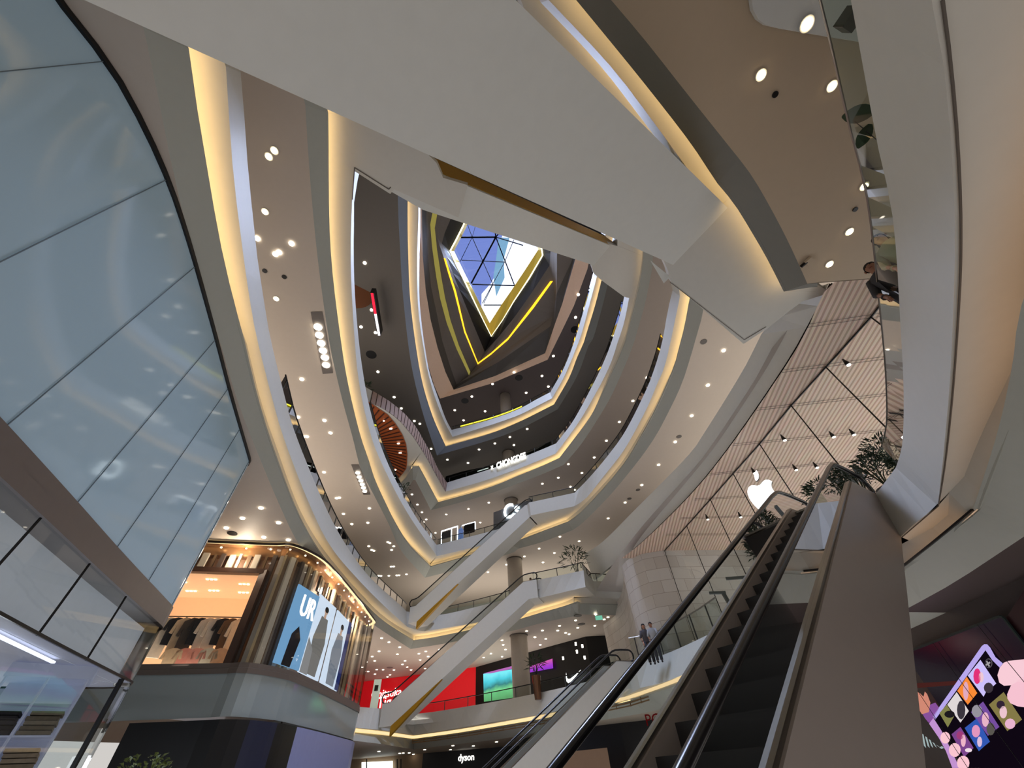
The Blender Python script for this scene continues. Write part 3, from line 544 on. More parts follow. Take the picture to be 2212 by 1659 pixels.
# ---------------------------------------------------------------- big frosted glass shop at left
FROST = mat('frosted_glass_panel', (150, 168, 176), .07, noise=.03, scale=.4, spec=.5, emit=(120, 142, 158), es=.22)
SEAM = mat('panel_seam', (104, 118, 126), .5)
GT = [U(x, y, 8.0) for x, y in [(130, 0), (245, 150), (340, 330), (400, 490), (460, 700), (500, 852), (540, 990)]]
GT = [Vector((-7.0, -6, 0)), Vector((-6.2, -3, 0))] + GT
for p in GT: p.z = 0
GP = resample(GT, 40)
dlast = (GP[-1] - GP[-2]).normalized(); nl = Vector((-dlast.y, dlast.x, 0))
for i in range(1, 9):                       # rounded corner
    t = math.radians(105) * i / 8; r = .75
    GP.append(GT[-1] + dlast * math.sin(t) * r + nl * (1 - math.cos(t)) * r)
dl2 = (GP[-1] - GP[-2]).normalized(); GP.append(GP[-1] + dl2 * 6)
def onpath(px, py, P):                       # plan point of a sight line on a plan polyline
    d = ray(px, py); best = None
    for a, b in zip(P, P[1:]):
        dx, dy = b.x - a.x, b.y - a.y; den = d.x * dy - d.y * dx
        if abs(den) < 1e-9: continue
        t = (a.x * dy - a.y * dx) / den; u = (a.x * d.y - a.y * d.x) / den
        if t > 0 and -.001 <= u <= 1.001 and (best is None or t < best[0]): best = (t, Vector((d.x * t, d.y * t, d.z * t + EYE)))
    return best[1] if best else U(px, py, 2)
e = empty('glass_shop_box', (-8, 5, 3.5 + EYE), 'big blue grey frosted glass shop volume bulging in at upper left', 'shop front')
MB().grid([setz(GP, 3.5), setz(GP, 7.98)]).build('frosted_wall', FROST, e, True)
MB().grid([setz(GP, 7.9), setz([p + Vector((.05, -.02, 0)) for p in GP], 7.9), setz([p + Vector((.05, -.02, 0)) for p in GP], 7.99), setz(GP, 7.99)]).build('top_rim', BLACK, e)
for x, y in [(219, 133), (353, 391.6), (412, 584), (461, 739), (491, 842), (518, 927), (537, 998)]:
    p = onpath(x, y, GP)
    MB().bar((p.x * .997, p.y * .997, 3.5 + EYE), (p.x * .997, p.y * .997, 7.9 + EYE), .012, .012).build('panel_joint', SEAM, e)
MB().grid([setz(off(GP, [Vector((.07, -.03, 0))] * len(GP), 1), 3.05), setz(off(GP, [Vector((.07, -.03, 0))] * len(GP), 1), 3.28), setz(off(GP, [Vector((.05, -.02, 0))] * len(GP), 1), 3.285), setz(off(GP, [Vector((.05, -.02, 0))] * len(GP), 1), 3.5), setz(GP, 3.5)]).build('steel_band', BROWNM, e)
# lower clear storefront
e2 = empty('shop_window', (-7, 6, EYE), 'clear glass storefront below the brown band at lower left', 'window')
SHG = glass('storefront_glass', (.9, .95, .96), .04, .93)
MB().grid([setz(GP[8:], -1.6), setz(GP[8:], 3.05)]).build('glass_pane', SHG, e2)
for x, y in [(0, 1216), (171, 1230), (244.2, 1153.3), (308.8, 1226.5)][1:]:
    pass
for x, y in [(60, 1150), (200, 1209), (280, 1276)]:
    p = onpath(x, y, GP); MB().bar((p.x, p.y, 1.95 + EYE), (p.x, p.y, 3.05 + EYE), .025).build('joint', DARK, e2)
p = onpath(240, 1515, GP[:40]); p = GP[38]
MB().bar((p.x, p.y, 0), (p.x, p.y, 1.95 + EYE), .09, .05).build('mullion', BLACK, e2)
MB().grid([setz(GP, 1.95), setz(off(GP, [Vector((.03, 0, 0))] * len(GP), 1), 1.95), setz(off(GP, [Vector((.03, 0, 0))] * len(GP), 1), 1.99), setz(GP, 1.99)]).build('lower_rail', DARK, e2)
cp = GT[-1] + dlast * .45 + nl * .5
MB().tube([(cp.x + .25, cp.y, 1.95 + EYE), (cp.x + .25, cp.y, 3.1 + EYE)], .16, 14).build('corner_tube', STEEL, e2, True)
GI = [p + (Vector((-.45, .1, 0)) if i < 40 else Vector((-.45, -.4, 0))) for i, p in enumerate(GP)]
MB().grid([setz(GI, 1.98), setz(GI, 3.05)]).struct('wall_bulkhead', mat('glowing_bulkhead_paint', (190, 190, 196), .6, emit=(168, 174, 182), es=.36))  # glow put into the paint imitates shop light on the bulkhead
MB().grid([setz(GP, 1.985), setz([p + Vector((-6.5, 0, 0)) for p in GP], 1.985)]).struct('ceiling', mat('glowing_lavender_paint', (206, 206, 222), .5, emit=(190, 195, 215), es=.10))  # faint glow in the paint imitates light on this ceiling
MB().grid([setz(GP[4:], 3.3), setz([p + Vector((-9, 2, 0)) for p in GP[4:]], 3.3)]).struct('floor', FLOORM)
# bright line light and the lit wardrobe with hanging clothes
a = U(-20, 1366, 1.93); b = U(116, 1431, 1.93)
tag(MB().bar(a, b, .05, .03).build('ceiling_light', emis('cool_line', (225, 232, 255), 3)), 'slim cool line light in the ceiling behind the storefront glass at lower left', 'light')
wc = UR(122, 1445, 12.5); wd = Vector((.74, .67, 0)); wn = Vector((.67, -.74, 0))
e = empty('display_case', (wc.x, wc.y, 0), 'lit glass display case full of folded trousers behind the storefront at lower left', 'display case')
CASEW = mat('case_white', (196, 200, 212), .4, emit=(200, 210, 255), es=.10)
HW = .56
def wp(u, z, n=0): return Vector((wc.x, wc.y, 0)) + wd * u + wn * n + Vector((0, 0, z))
MB().prism([wp(-HW - .05, 3.36, -.5), wp(HW + .05, 3.36, -.5), wp(HW + .05, 3.36, .25), wp(-HW - .05, 3.36, .25)], (0, 0, .2)).build('top_panel', CASEW, e)
MB().prism([wp(-HW, 0, -.5), wp(HW, 0, -.5), wp(HW, 0, -.46), wp(-HW, 0, -.46)], (0, 0, 3.36)).build('back_panel', CASEW, e)
for u in (-HW, 0, HW): MB().bar(wp(u, 0, .22), wp(u, 3.36, .22), .03).build('upright', CASEW, e)
cols = [(52, 48, 50), (138, 126, 104), (40, 42, 52), (150, 138, 112), (90, 84, 82), (170, 150, 125)]
k = 0
for z in (.9, 1.45, 2.0, 2.55, 3.0):
    MB().prism([wp(-HW, z, -.46), wp(HW, z, -.46), wp(HW, z, .2), wp(-HW, z, .2)], (0, 0, .025)).build('shelf', CASEW, e)
for z in (.93, 1.48, 2.03, 2.58):
    for u0 in (-.28, .28):
        mm = mat('denim_%d' % (k % 6), cols[k % 6], .9, noise=.35, scale=14); k += 1
        b = MB(); h = 0
        for i in range(6 if z < 2.5 else 5):
            t = .065; b.box(wp(u0 + random.uniform(-.03, .03), z + h + t / 2, -.1 + random.uniform(-.04, .04)), .44, .5, t * .8, math.atan2(wd.y, wd.x)); h += t
        tag(b.build('folded_trousers', mm), 'stack of folded trousers on a shelf of the lit display case', 'clothes', 'folded trousers in the display case')
# ---------------------------------------------------------------- curved clothes shop (second floor, left)
US = [U(x, y, 3.5) for x, y in [(486, 1434), (525, 1432), (561.7, 1435.6), (600, 1443), (631, 1451.5), (660, 1464), (712, 1489), (775.5, 1523.7)]]
US = [Vector((-17, 14.6, 0)), Vector((-14.4, 15.6, 0))] + [Vector((p.x, p.y, 0)) for p in US]
UP = resample(US, 60)
dl = (UP[-1] - UP[-2]).normalized(); nl_ = Vector((-dl.y, dl.x, 0))
for i in range(1, 7):
    t = math.radians(90) * i / 6; UP.append(US[-1] + dl * math.sin(t) * 1.2 + nl_ * (1 - math.cos(t)) * 1.2)
UP.append(UP[-1] + Vector((-8, 1, 0)))
NU = outnormals(UP)                            # points into the shop
e = empty('clothes_shop', (-10.5, 18.5, 3.3 + EYE), 'curved bronze clothes shop with vertical ribs and a rounded corner', 'shop front')
MB().grid([setz(UP, 2.0), setz(UP, 3.25)]).build('lower_glass', mat('grey_back_painted_glass', (150, 160, 160), .1, noise=.04, scale=.5, spec=.8), e)
MB().grid([setz(off(UP, NU, -.05), 3.2), setz(off(UP, NU, -.05), 3.36), setz(off(UP, NU, -.03), 3.37), setz(off(UP, NU, -.03), 3.52), setz(off(UP, NU, .5), 3.52)]).build('sill_band', BROWNM, e)
MB().grid([setz(off(UP, NU, .0), 7.95), setz(off(UP, NU, .55), 7.95), setz(off(UP, NU, .6), 7.6), setz(off(UP, NU, 1.3), 7.6)]).build('bronze_soffit', mat('bronze_soffit_paint', (150, 110, 74), .25, .6), e)
MB().grid([setz(off(UP, NU, -.06), 7.9), setz(off(UP, NU, .16), 7.93)]).build('cove_light_band', emis('cream_cove', (255, 226, 170), 1.6), e)
MB().grid([setz(off(UP, NU, -.10), 7.86), setz(off(UP, NU, -.06), 7.86), setz(off(UP, NU, -.06), 7.97)]).build('dark_rim', mat('dark_bronze', (46, 34, 28), .4), e)
MB().grid([setz(UP[6:], 3.52), setz(UP[6:], 7.9)]).build('curved_glass', glass('shopfront_glass', (.95, .96, .94), .03, .95), e)
MB().grid([setz(UP, 3.3), setz(off(UP, NU, 6), 3.3)]).struct('floor', FLOORM)
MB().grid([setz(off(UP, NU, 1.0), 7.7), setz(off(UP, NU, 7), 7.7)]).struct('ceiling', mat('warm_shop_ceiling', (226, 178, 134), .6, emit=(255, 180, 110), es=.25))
ribc = [(170, 150, 120), (96, 78, 62), (190, 180, 165), (120, 96, 72), (70, 60, 55), (150, 140, 130)]
Lc = 0; acc = [0]
for a, b in zip(UP, UP[1:]): acc.append(acc[-1] + (b - a).length)
def along(P, s):
    i = 0
    while i < len(acc) - 2 and acc[i + 1] < s: i += 1
    t = (s - acc[i]) / max(acc[i + 1] - acc[i], 1e-6); return P[i].lerp(P[i + 1], t), NU[i].lerp(NU[i + 1], t)
def s_of(px, py):
    q = onpath(px, py, UP[:62]); best = min(range(len(UP)), key=lambda i: (UP[i].x - q.x) ** 2 + (UP[i].y - q.y) ** 2); return acc[best]
s_win0, s_win1 = s_of(260, 1440), s_of(470, 1434)
s_a, s_b = s_of(606, 1445), s_of(650, 1460)
s_c, s_d, s_e = s_of(655, 1462), s_of(690, 1480), s_of(728, 1500)
BWM = mat('dark_bronze_wall', (110, 82, 62), .5, .2)
for s0_, s1_, z0_ in ((0, s_win0 - .6, 3.5), (s_win0 - .6, s_win1, 6.9), (s_win1, acc[-1], 3.5)):
    pp_ = [along(UP, s0_ + (s1_ - s0_) * i / 30) for i in range(31)]
    MB().grid([[p + n + Vector((0, 0, z0_ + EYE)) for p, n in pp_], [p + n + Vector((0, 0, 7.7 + EYE)) for p, n in pp_]]).build('back_wall', BWM, e)
s = 2.6; k = 0
while s < acc[62]:
    if s_win0 - .4 < s < s_win1 + .0 or s_c - .3 < s < s_e + .3:   # openings: only the short ribs over them
        z0 = 6.95
    else: z0 = 3.55
    q, n = along(UP, s)
    w = .1 + .07 * ((k * 7) % 3)
    mm = mat('rib_%d' % (k % 6), ribc[k % 6], .25, .35, emit=ribc[k % 6], es=.10)  # faint glow in each rib imitates light falling on the slats
    q2 = q + n * (.55 + .1 * (k % 2)); MB().box((q2.x, q2.y, (z0 + 7.65) / 2 + EYE), w, .12, 7.65 - z0, math.atan2(-n.x, n.y)).build('rib', mm, e)
    s += .34 if s < s_c else .5; k += 1
# lit opening with frame
def up_pt(s, n_, z): q, n = along(UP, s); p = q + n * n_; return Vector((p.x, p.y, z + EYE))
FRB = mat('opening_frame', (70, 46, 34), .4)
f = MB()
f.bar(up_pt(s_win1 + .05, .5, 3.5), up_pt(s_win1 + .05, .5, 6.95), .3, .3); f.bar(up_pt(s_win0 - .5, .5, 6.9), up_pt(s_win1 + .1, .5, 6.9), .3, .2)
f.build('opening_frame', FRB, e)
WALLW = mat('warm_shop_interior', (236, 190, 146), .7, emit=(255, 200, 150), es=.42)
a = up_pt(s_win0 - 1.5, .6, 3.5); b = up_pt(s_win1, .6, 3.5); d3 = (b - a).normalized(); n3 = Vector((-d3.y, d3.x, 0))
MB().grid([[a + Vector((0, 0, 3.3)), b + Vector((0, 0, 3.3))], [a + n3 * 3.2 + Vector((0, 0, 3.3)), b + n3 * 3.2 + Vector((0, 0, 3.3))], [a + n3 * 3.2, b + n3 * 3.2]]).build('interior_shell', WALLW, e)
MB().quad(b + Vector((0, 0, 3.3)), b, b + n3 * 3.2, b + n3 * 3.2 + Vector((0, 0, 3.3))).build('interior_side', WALLW, e)
Ld = (b - a).length
for i, (u, v) in enumerate(((.28, .35), (.55, .2), (.8, .35), (.5, .65), (.75, .7), (.3, .7))):
    for j in (-1, 0, 1):
        q = a + d3 * (Ld * u + j * .16) + n3 * (3.2 * v) + Vector((0, 0, 3.28))
        tag(MB().box(q, .09, .09, .02, math.atan2(d3.y, d3.x)).build('ceiling_lamp', LAMPW), 'small square lamp in the warm ceiling of the clothes shop', 'lamp', 'square lamps in the clothes shop ceiling')
rail_z = 6.0
a1 = a + n3 * .7 + Vector((0, 0, 1.85)); b1 = b + n3 * .7 + Vector((0, 0, 1.85))
e3 = empty('clothes_rail', (a1 + b1) / 2, 'long black clothes rail behind the opening of the bronze shop', 'rail')
MB().tube([a1, b1], .02).build('pole', DARK, e3); 
for t in (.02, .5, .98): MB().bar(a1.lerp(b1, t), a1.lerp(b1, t) - Vector((0, 0, 1.85)), .03).build('post', DARK, e3)
gc = [(30, 28, 30), (225, 215, 200), (238, 228, 212), (40, 36, 34), (120, 90, 60), (235, 225, 205), (30, 30, 34), (210, 190, 160), (70, 62, 55)]
def garment(p, d, w, h, col, low=False, label='garment hanging on the long rail of the bronze shop', grp='garments on the long rail'):
    n = Vector((-d.y, d.x, 0)); X = lambda u, z, k=0: p + d * u * w + n * k + Vector((0, 0, z * h))
    pr = [(-.12, 0), (.12, 0), (.5, -.12), (.62, -.5), (.45, -.52), (.4, -.25), (.36, -1), (-.36, -1), (-.4, -.25), (-.45, -.52), (-.62, -.5), (-.5, -.12)]
    return tag(MB().prism([X(u, z, -.04) for u, z in pr], n * .08).build('hanging_garment', mat('cloth_%d_%d_%d' % col, col, .9, noise=.15, scale=9)), label, 'clothes', grp)
nG = 15
for i in range(nG): 
    garment(a1.lerp(b1, .1 + .88 * i / nG) - Vector((0, 0, .05)), (d3 * .8 + n3 * .6).normalized(), .62, .95 + .2 * (i % 3), gc[i % 9])
a2 = a1 - Vector((0, 0, 1.15)) - n3 * .25; b2 = b1 - Vector((0, 0, 1.15)) - n3 * .25
for i, col in enumerate([(230, 200, 160), (232, 150, 130), (236, 160, 140), (225, 215, 190), (235, 190, 150)]):
    garment(a2.lerp(b2, .55 + .42 * i / 5), d3, .6, .7, col, label='light blouse on the low rail in front, under the long rail', grp='blouses on the low rail')
# lit advertising panels and the shop emblem
def panel_img(name, s0, s1, z0, z1, draws, label, n_=.3, base=(205, 220, 240), es=1.2):
    a = up_pt(s0, n_, z0); b = up_pt(s1, n_, z0); H = z1 - z0; d = (b - a); W_ = d.length; d.normalize(); nrm = Vector((d.y, -d.x, 0))
    e = empty(name, (a + b) / 2, label, 'advertising panel')
    MB().prism([a, b, b + Vector((0, 0, H)), a + Vector((0, 0, H))], -nrm * .06).build('light_panel', emis('ad_%d_%d_%d' % base, base, es), e)
    for k, (pts, col, s_) in enumerate(draws):
        MB().quad(*[a + d * W_ * u + Vector((0, 0, H * v)) + nrm * (.012 + .006 * k) for u, v in pts]).build('printed_figure', emis('ink_%d_%d_%d' % col, col, s_), e)
    return a, d, nrm, W_, H
def blob(cx, cy, rx, ry, k=14): return [(cx + rx * math.cos(2 * PI * i / k), cy + ry * math.sin(2 * PI * i / k)) for i in range(k)]
def body(x, top, sc, col, col2): return [([(x - .16 * sc, 0.02), (x + .2 * sc, .02), (x + .26 * sc, .45), (x + .15 * sc, top - .14), (x - .12 * sc, top - .14), (x - .24 * sc, .45)], col, .9),
        ([(x - .05 * sc, top - .15), (x + .05 * sc, top - .15), (x + .04 * sc, top - .08), (x - .04 * sc, top - .08)], (205, 170, 150), .9), (blob(x, top - .05, .075 * sc, .05), (205, 170, 150), .9), (blob(x, top - .03, .08 * sc, .04), col2, .5)]
panel_img('light_box', s_c, s_c + (s_e - s_c) * .52, 3.7, 6.8, body(.5, .9, 1.3, (120, 118, 116), (40, 34, 34)) + [([(0, 0), (.35, 0), (.3, .3), (.0, .42)], (150, 150, 152), .8)], 'left lit fashion poster at the rounded corner of the bronze shop')
panel_img('light_box', s_c + (s_e - s_c) * .58, s_e + .8, 3.7, 6.8, body(.45, .86, 1.2, (128, 136, 150), (30, 26, 28)) + [([(.78, 0), (1, 0), (1, 1), (.78, 1)], (50, 60, 120), .7)], 'right lit fashion poster at the rounded corner of the bronze shop')
pa = panel_img('light_box', s_a - .15, s_b + .15, 3.7, 6.6, [([(.25, .0), (.6, 0), (.7, .35), (.5, .5), (.3, .38)], (40, 38, 44), .5)], 'tall pale blue lit panel carrying the round shop letters', n_=.22, base=(120, 170, 215), es=.9)
a, d, nrm, W_, H = pa
MS = emis('sign_white', (255, 252, 244), 2.2)
ctr = a + d * W_ * .55 + Vector((0, 0, H * .74)) + nrm * .12
e = empty('shop_sign', ctr, 'white UR letters on the blue panel of the bronze shop', 'sign')
text_mesh('letters', 'UR', 1.15, MS, e, frame_mat(ctr, d, (0, 0, 1)), .03, sx=.8)
# small ring of ceiling spots over the ribs
s = 2.8
while s < acc[62]:
    q = up_pt(s, .3, 7.85); tag(MB().tube([q, q - Vector((0, 0, .04))], .035, 8).build('spot_lamp', LAMPW), 'tiny warm spot above the ribs of the bronze shop', 'lamp', 'tiny spots above the bronze ribs'); s += 1.0
# thin tall bronze rods standing out from the glass
for x, y in [(681, 1310), (702, 1262), (733, 1281), (797, 1345)]:
    q = U(x, y, 7.9); q = onpath(x, y + 150, UP) if 0 else q
    tag(MB().bar((q.x * .985, q.y * .985, 2.2 + EYE), (q.x * .985, q.y * .985, 8.0 + EYE), .06, .06).build('glass_fin', mat('dark_bronze', (46, 34, 28), .4)), 'slender dark vertical rod along the rounded glass corner', 'rod', 'dark rods of the rounded glass corner')
# hoarding below: black, navy and periwinkle boards
HP = [Vector((p.x, p.y, 0)) for p in off(UP, NU, -.15)]
for (x0, x1, col, lab) in ((282, 535, (12, 12, 16), 'black board of the curved hoarding, at its left end'), (535, 597, (30, 34, 58), 'navy board of the curved hoarding, second from the left'), (597, 640, (9, 9, 14), 'narrow black board of the curved hoarding beside the periwinkle one'), (640, 800, (140, 146, 190), 'periwinkle board at the right end of the curved hoarding')):
    sa, sb = s_of(x0, 1560), s_of(min(x1, 790), 1560 if x1 < 700 else 1600)
    if x1 == 800: sb = acc[61]
    P = [along(HP, sa + (sb - sa) * i / 8)[0] for i in range(9)]
    tag(MB().grid([setz(P, -1.6), setz(P, 1.92), setz(off(P, outnormals(P), .08), 1.92)]).build('hoarding_board', mat('board_%d' % x0, col, .35)), lab, 'board')
# ---------------------------------------------------------------- shop fronts around the levels
def wallquad(pts, path, m, name, parent, off_=0):
    P = [onpath(x, y, path) for x, y in pts]
    d = Vector((-P[0].x, -P[0].y, 0)).normalized()
    return MB().quad(*[p + d * off_ for p in P]).build(name, m, parent)
RW = [Vector((-26, 52, 0)), Vector((-18.1, 49.85, 0)), Vector((-5.9, 47, 0))]
BW = [Vector((-5.9, 47, 0)), Vector((-.09, 41.97, 0)), Vector((4.57, 38.05, 0)), Vector((7.0, 38.3, 0))]
MB().grid([setz(RW, 2.4), setz(RW, 8)]).struct('wall_red_shop', mat('red_shop_wall', (214, 22, 32), .4, emit=(220, 20, 30), es=.35))
MB().grid([setz(BW, 2.4), setz(BW, 8)]).struct('wall_black_shop', BLACK)
e = empty('shop_sign', onpath(836, 1512, RW), 'white lettering on the red shop front behind the lower far escalator', 'sign')
c_ = onpath(847, 1497, RW); c2 = onpath(849, 1516, RW); dr = (RW[2] - RW[1]).normalized()
fwdn = Vector((dr.y, -dr.x, 0))
text_mesh('upper_word', 'Onitsuka', .95, MS, e, frame_mat(c_ + fwdn * .1 - dr * .6, dr, (0, 0, 1)), .02)
text_mesh('lower_word', 'Tiger', 1.25, MS, e, frame_mat(c2 + fwdn * .1 - dr * .4, dr, (0, 0, 1)), .02)
p = UR(811, 1504, 43); e = empty('totem_sign', (p.x, p.y, 3.4 + EYE - .6), 'pale upright totem in front of the red shop', 'totem')
MB().box((p.x, p.y, (3.4 + 6.6) / 2 + EYE - .2), .62, .2, 3.6, .3).build('panel', mat('totem_paint', (190, 205, 196), .4, emit=(190, 210, 200), es=.2), e); MB().box((p.x, p.y - .12, 6.0 + EYE), .3, .02, .4, .3).build('emblem', DARK, e)
def gradmat(name, stops, s):
    m = bpy.data.materials.new(name); m.use_nodes = True; N = m.node_tree.nodes; L = m.node_tree.links; N.clear()
    o = N.new('ShaderNodeOutputMaterial'); em = N.new('ShaderNodeEmission'); tc = N.new('ShaderNodeTexCoord'); sp = N.new('ShaderNodeSeparateXYZ'); r = N.new('ShaderNodeValToRGB')
    L.new(tc.outputs['Generated'], sp.inputs[0]); no = N.new('ShaderNodeTexNoise'); no.inputs['Scale'].default_value = 3; L.new(tc.outputs['Generated'], no.inputs['Vector'])
    ad = N.new('ShaderNodeMath'); ad.operation = 'MULTIPLY_ADD'; ad.inputs[1].default_value = .25; L.new(no.outputs['Fac'], ad.inputs[0]); L.new(sp.outputs['Z'], ad.inputs[2])
    L.new(ad.outputs[0], r.inputs[0]); L.new(r.outputs[0], em.inputs[0]); em.inputs[1].default_value = s; L.new(em.outputs[0], o.inputs[0])
    while len(r.color_ramp.elements) < len(stops): r.color_ramp.elements.new(.5)
    for el, (p, c) in zip(r.color_ramp.elements, stops): el.position = p; el.color = (*lin(c), 1)
    return m
e = empty('video_screen', onpath(1075, 1480, BW), 'cyan to green lit video screen on the black sports shop', 'screen')
wallquad([(1044, 1457), (1107, 1447), (1110, 1508), (1045.4, 1517)], BW, gradmat('cyan_green', [(0, (90, 140, 90)), (.45, (120, 210, 140)), (.6, (60, 130, 130)), (.8, (80, 200, 215)), (1, (120, 230, 240))], 1.1), 'display', e, .3)
wallquad([(1044, 1456), (1107, 1440), (1107, 1446), (1060, 1456)], BW, emis('pink_screen', (190, 110, 190), .9), 'upper_display', e, .32)
e = empty('video_screen', onpath(1172, 1438, BW), 'violet lit video screen on the black sports shop, beside the round column', 'screen')
wallquad([(1145, 1441), (1193, 1424.3), (1194.8, 1445), (1145, 1454)], BW, gradmat('violet', [(0, (120, 50, 190)), (.5, (160, 60, 200)), (1, (200, 90, 170))], 1.1), 'display', e, .3)
sw = [(497, 940), (494, 975), (497, 1010), (510, 1030), (530, 1024), (570, 985), (602, 936), (560, 972), (525, 992), (505, 990), (496, 970)]
sw = [(496, 955), (494, 990), (500, 1020), (512, 1031), (530, 1022), (565, 985), (604, 934), (560, 975), (528, 1000), (513, 1003), (503, 995), (499, 975)]
e = empty('shop_sign', onpath(1238, 1463, BW), 'white curved tick emblem on the black sports shop', 'sign')
P = [onpath(1080 + x / 3.463, 1180 + y / 3.463, BW) for x, y in sw]
q = Vector((-P[0].x, -P[0].y, 0)).normalized(); MB().prism([p + q * .5 for p in P], q * .1).build('tick_mark', emis('tick_white', (255, 255, 255), 3), e)
for i, (x, y) in enumerate([(1244, 1409), (1257.5, 1413.5), (1246.5, 1424.7), (1262, 1437), (1218.6, 1438)]):
    p = onpath(x, y, BW) * 1.0; p = p + q * 3
    tag(MB().box(p, .13, .13, .2).build('pendant_lamp', LAMP), 'small bright lamp hanging in front of the black sports shop', 'lamp', 'lamps before the black sports shop')
# ground floor shops
GW = [Vector((-22, 49, 0)), Vector((-10.6, 47.1, 0))]; DW = [Vector((-10.6, 47.1, 0)), Vector((-2.9, 46.6, 0)), Vector((.3, 34.0, 0)), Vector((8.5, 33, 0))]
DWb = [Vector((-10.6, 47.1, 0)), Vector((-1.0, 46.5, 0))]
MB().grid([setz(GW, -1.6), setz(GW, 2)]).struct('wall_ground_left', mat('tan_wall', (150, 126, 100), .6))
MB().grid([setz(DWb, -1.6), setz(DWb, 2)]).struct('wall_electronics', BLACK)
DK = [Vector((-1.6, 40, 0)), Vector((.3, 34.0, 0)), Vector((5, 31.5, 0)), Vector((12, 29, 0))]
MB().grid([setz(DK, -1.6), setz(DK, 2)]).struct('wall_dark_shop', mat('charcoal_shop', (34, 32, 36), .3))
e = empty('shop_sign', onpath(1007, 1637, DWb), 'small white dyson lettering on the black ground floor shop', 'sign')
c_ = onpath(1007.5, 1636.5, DWb); dd_ = (DWb[1] - DWb[0]).normalized(); text_mesh('letters', 'dyson', .62, MS, e, frame_mat(c_ + Vector((dd_.y, -dd_.x, 0)) * .1, dd_, (0, 0, 1)), .02, bold=.012)
e = empty('lit_shopfront', onpath(815, 1655, GW), 'bright white lit shop window at the bottom below the lowest balcony', 'shop front')
wallquad([(781, 1647), (848, 1644), (848, 1680), (781, 1680)], GW, emis('white_window', (240, 246, 240), 2.2), 'lit_pane', e, .3)
for x in (792, 858, 866): wallquad([(x - 1.2, 1640), (x + 1.2, 1640), (x + 1.2, 1680), (x - 1.2, 1680)], GW, DARK, 'frame_post', e, .4)
# wooden wall piece seen under the slim escalator
WB = [U(1200, 1652, .35), U(1312, 1625, .7)]
pw = [UR(1195, 1640, 30), UR(1314, 1630, 28)]
MB().grid([setz([Vector((p.x, p.y, 0)) for p in pw], -1.6), setz([Vector((p.x, p.y, 0)) for p in pw], .85)]).struct('wall_timber_low', mat('low_timber', (120, 96, 78), .5, emit=(150, 110, 80), es=.15))
e = empty('red_sign', UR(1417, 1555, 26), 'faint red lit characters behind the foreground escalator glass', 'sign')
text_mesh('characters', 'PCE', .62, emis('dim_red', (130, 20, 24), .35), e, frame_mat(UR(1417, 1555, 26), (1, -.2, 0), (0, 0, 1)), .01)
# level five black shop and its lettering
T5 = RINGS[5]['T']
def pathoff(px0, px1, z, dist, R):            # plan path a distance behind a stretch of edge
    a = U(*px0, z); b = U(*px1, z); d = (b - a); d.z = 0; d.normalize(); n = Vector((-d.y, d.x, 0))
    a = a + n * dist - d * 14; b = b + n * dist + d * 14; a.z = b.z = 0; return [a, b]
P5w = pathoff((964.7, 1042.7), (1165, 972), 22, 3, None)
e = empty('shop_facade', (P5w[0] + P5w[1]) / 2 + Vector((0, 0, 22)), 'long black shop front behind the fifth floor edge', 'shop front')
MB().quad(*[onpath(x, y, P5w) for x, y in [(957, 1052), (963, 1029), (1000, 1018), (1083, 1001), (1160, 970), (1190, 952), (1190, 990)]]).build('facade', mat('deep_green_black', (20, 24, 20), .7, spec=.1), e)
MB().quad(*[onpath(x, y, P5w) + Vector((0, -.1, 0)) for x, y in [(1031, 1018.5), (1055, 1011), (1055.5, 1013), (1032, 1020)]]).build('line_lamp', emis('thin_white', (220, 230, 225), 1), e)
d5 = (P5w[1] - P5w[0]).normalized(); P5s = pathoff((1056.7, 1014), (1134.6, 985.4), 22, -.12, None); d5 = (P5s[1] - P5s[0]).normalized(); c_ = onpath(1103.5, 995.5, P5s)
e = empty('shop_sign', c_, 'white CHONGDEE lettering on the black fifth floor shop front', 'sign')
text_mesh('letters', 'CHONGDEE', .98, MS, e, frame_mat(c_, d5, (0, 0, 1)), .04, bold=.02, sx=.62)
text_mesh('symbol', '×', .9, MS, e, frame_mat(c_ - d5 * 2.2, d5, (0, 0, 1)), .04, bold=.02, sx=.62)
# level four: sign and lit display racks
P4w = pathoff((943, 1177), (1140, 1090), 16, 2.5, None); d4 = (P4w[1] - P4w[0]).normalized()
P4b = pathoff((943, 1177), (1140, 1120), 16, 1.6, None); d4b = (P4b[1] - P4b[0]).normalized()
c_ = onpath(1106, 1105, P4b)
e = empty('shop_sign', c_, 'white round Cs letters half hidden by the upper far escalator', 'sign')
text_mesh('letters', 'Cs', 2.1, emis('cool_sign', (235, 250, 255), 4), e, frame_mat(c_ + Vector((d4b.y, -d4b.x, 0)) * .1, d4b, (0, 0, 1)), .05, bold=.03, sx=.8)
e = empty('sign_wall', (P4b[0] + P4b[1]) / 2 + Vector((0, 0, 17)), 'grey wall panel carrying the round Cs letters', 'wall panel')
MB().quad(*[onpath(x, y, P4b) for x, y in [(1066, 1165), (1066, 1107), (1110, 1091), (1150, 1078), (1150, 1165)]]).build('panel', mat('grey_sign_wall', (120, 122, 130), .5), e)
def z4(x, y): return (780 + x / 6.144, 980 + y / 6.144)
LW = emis('rack_light', (240, 248, 255), 3)
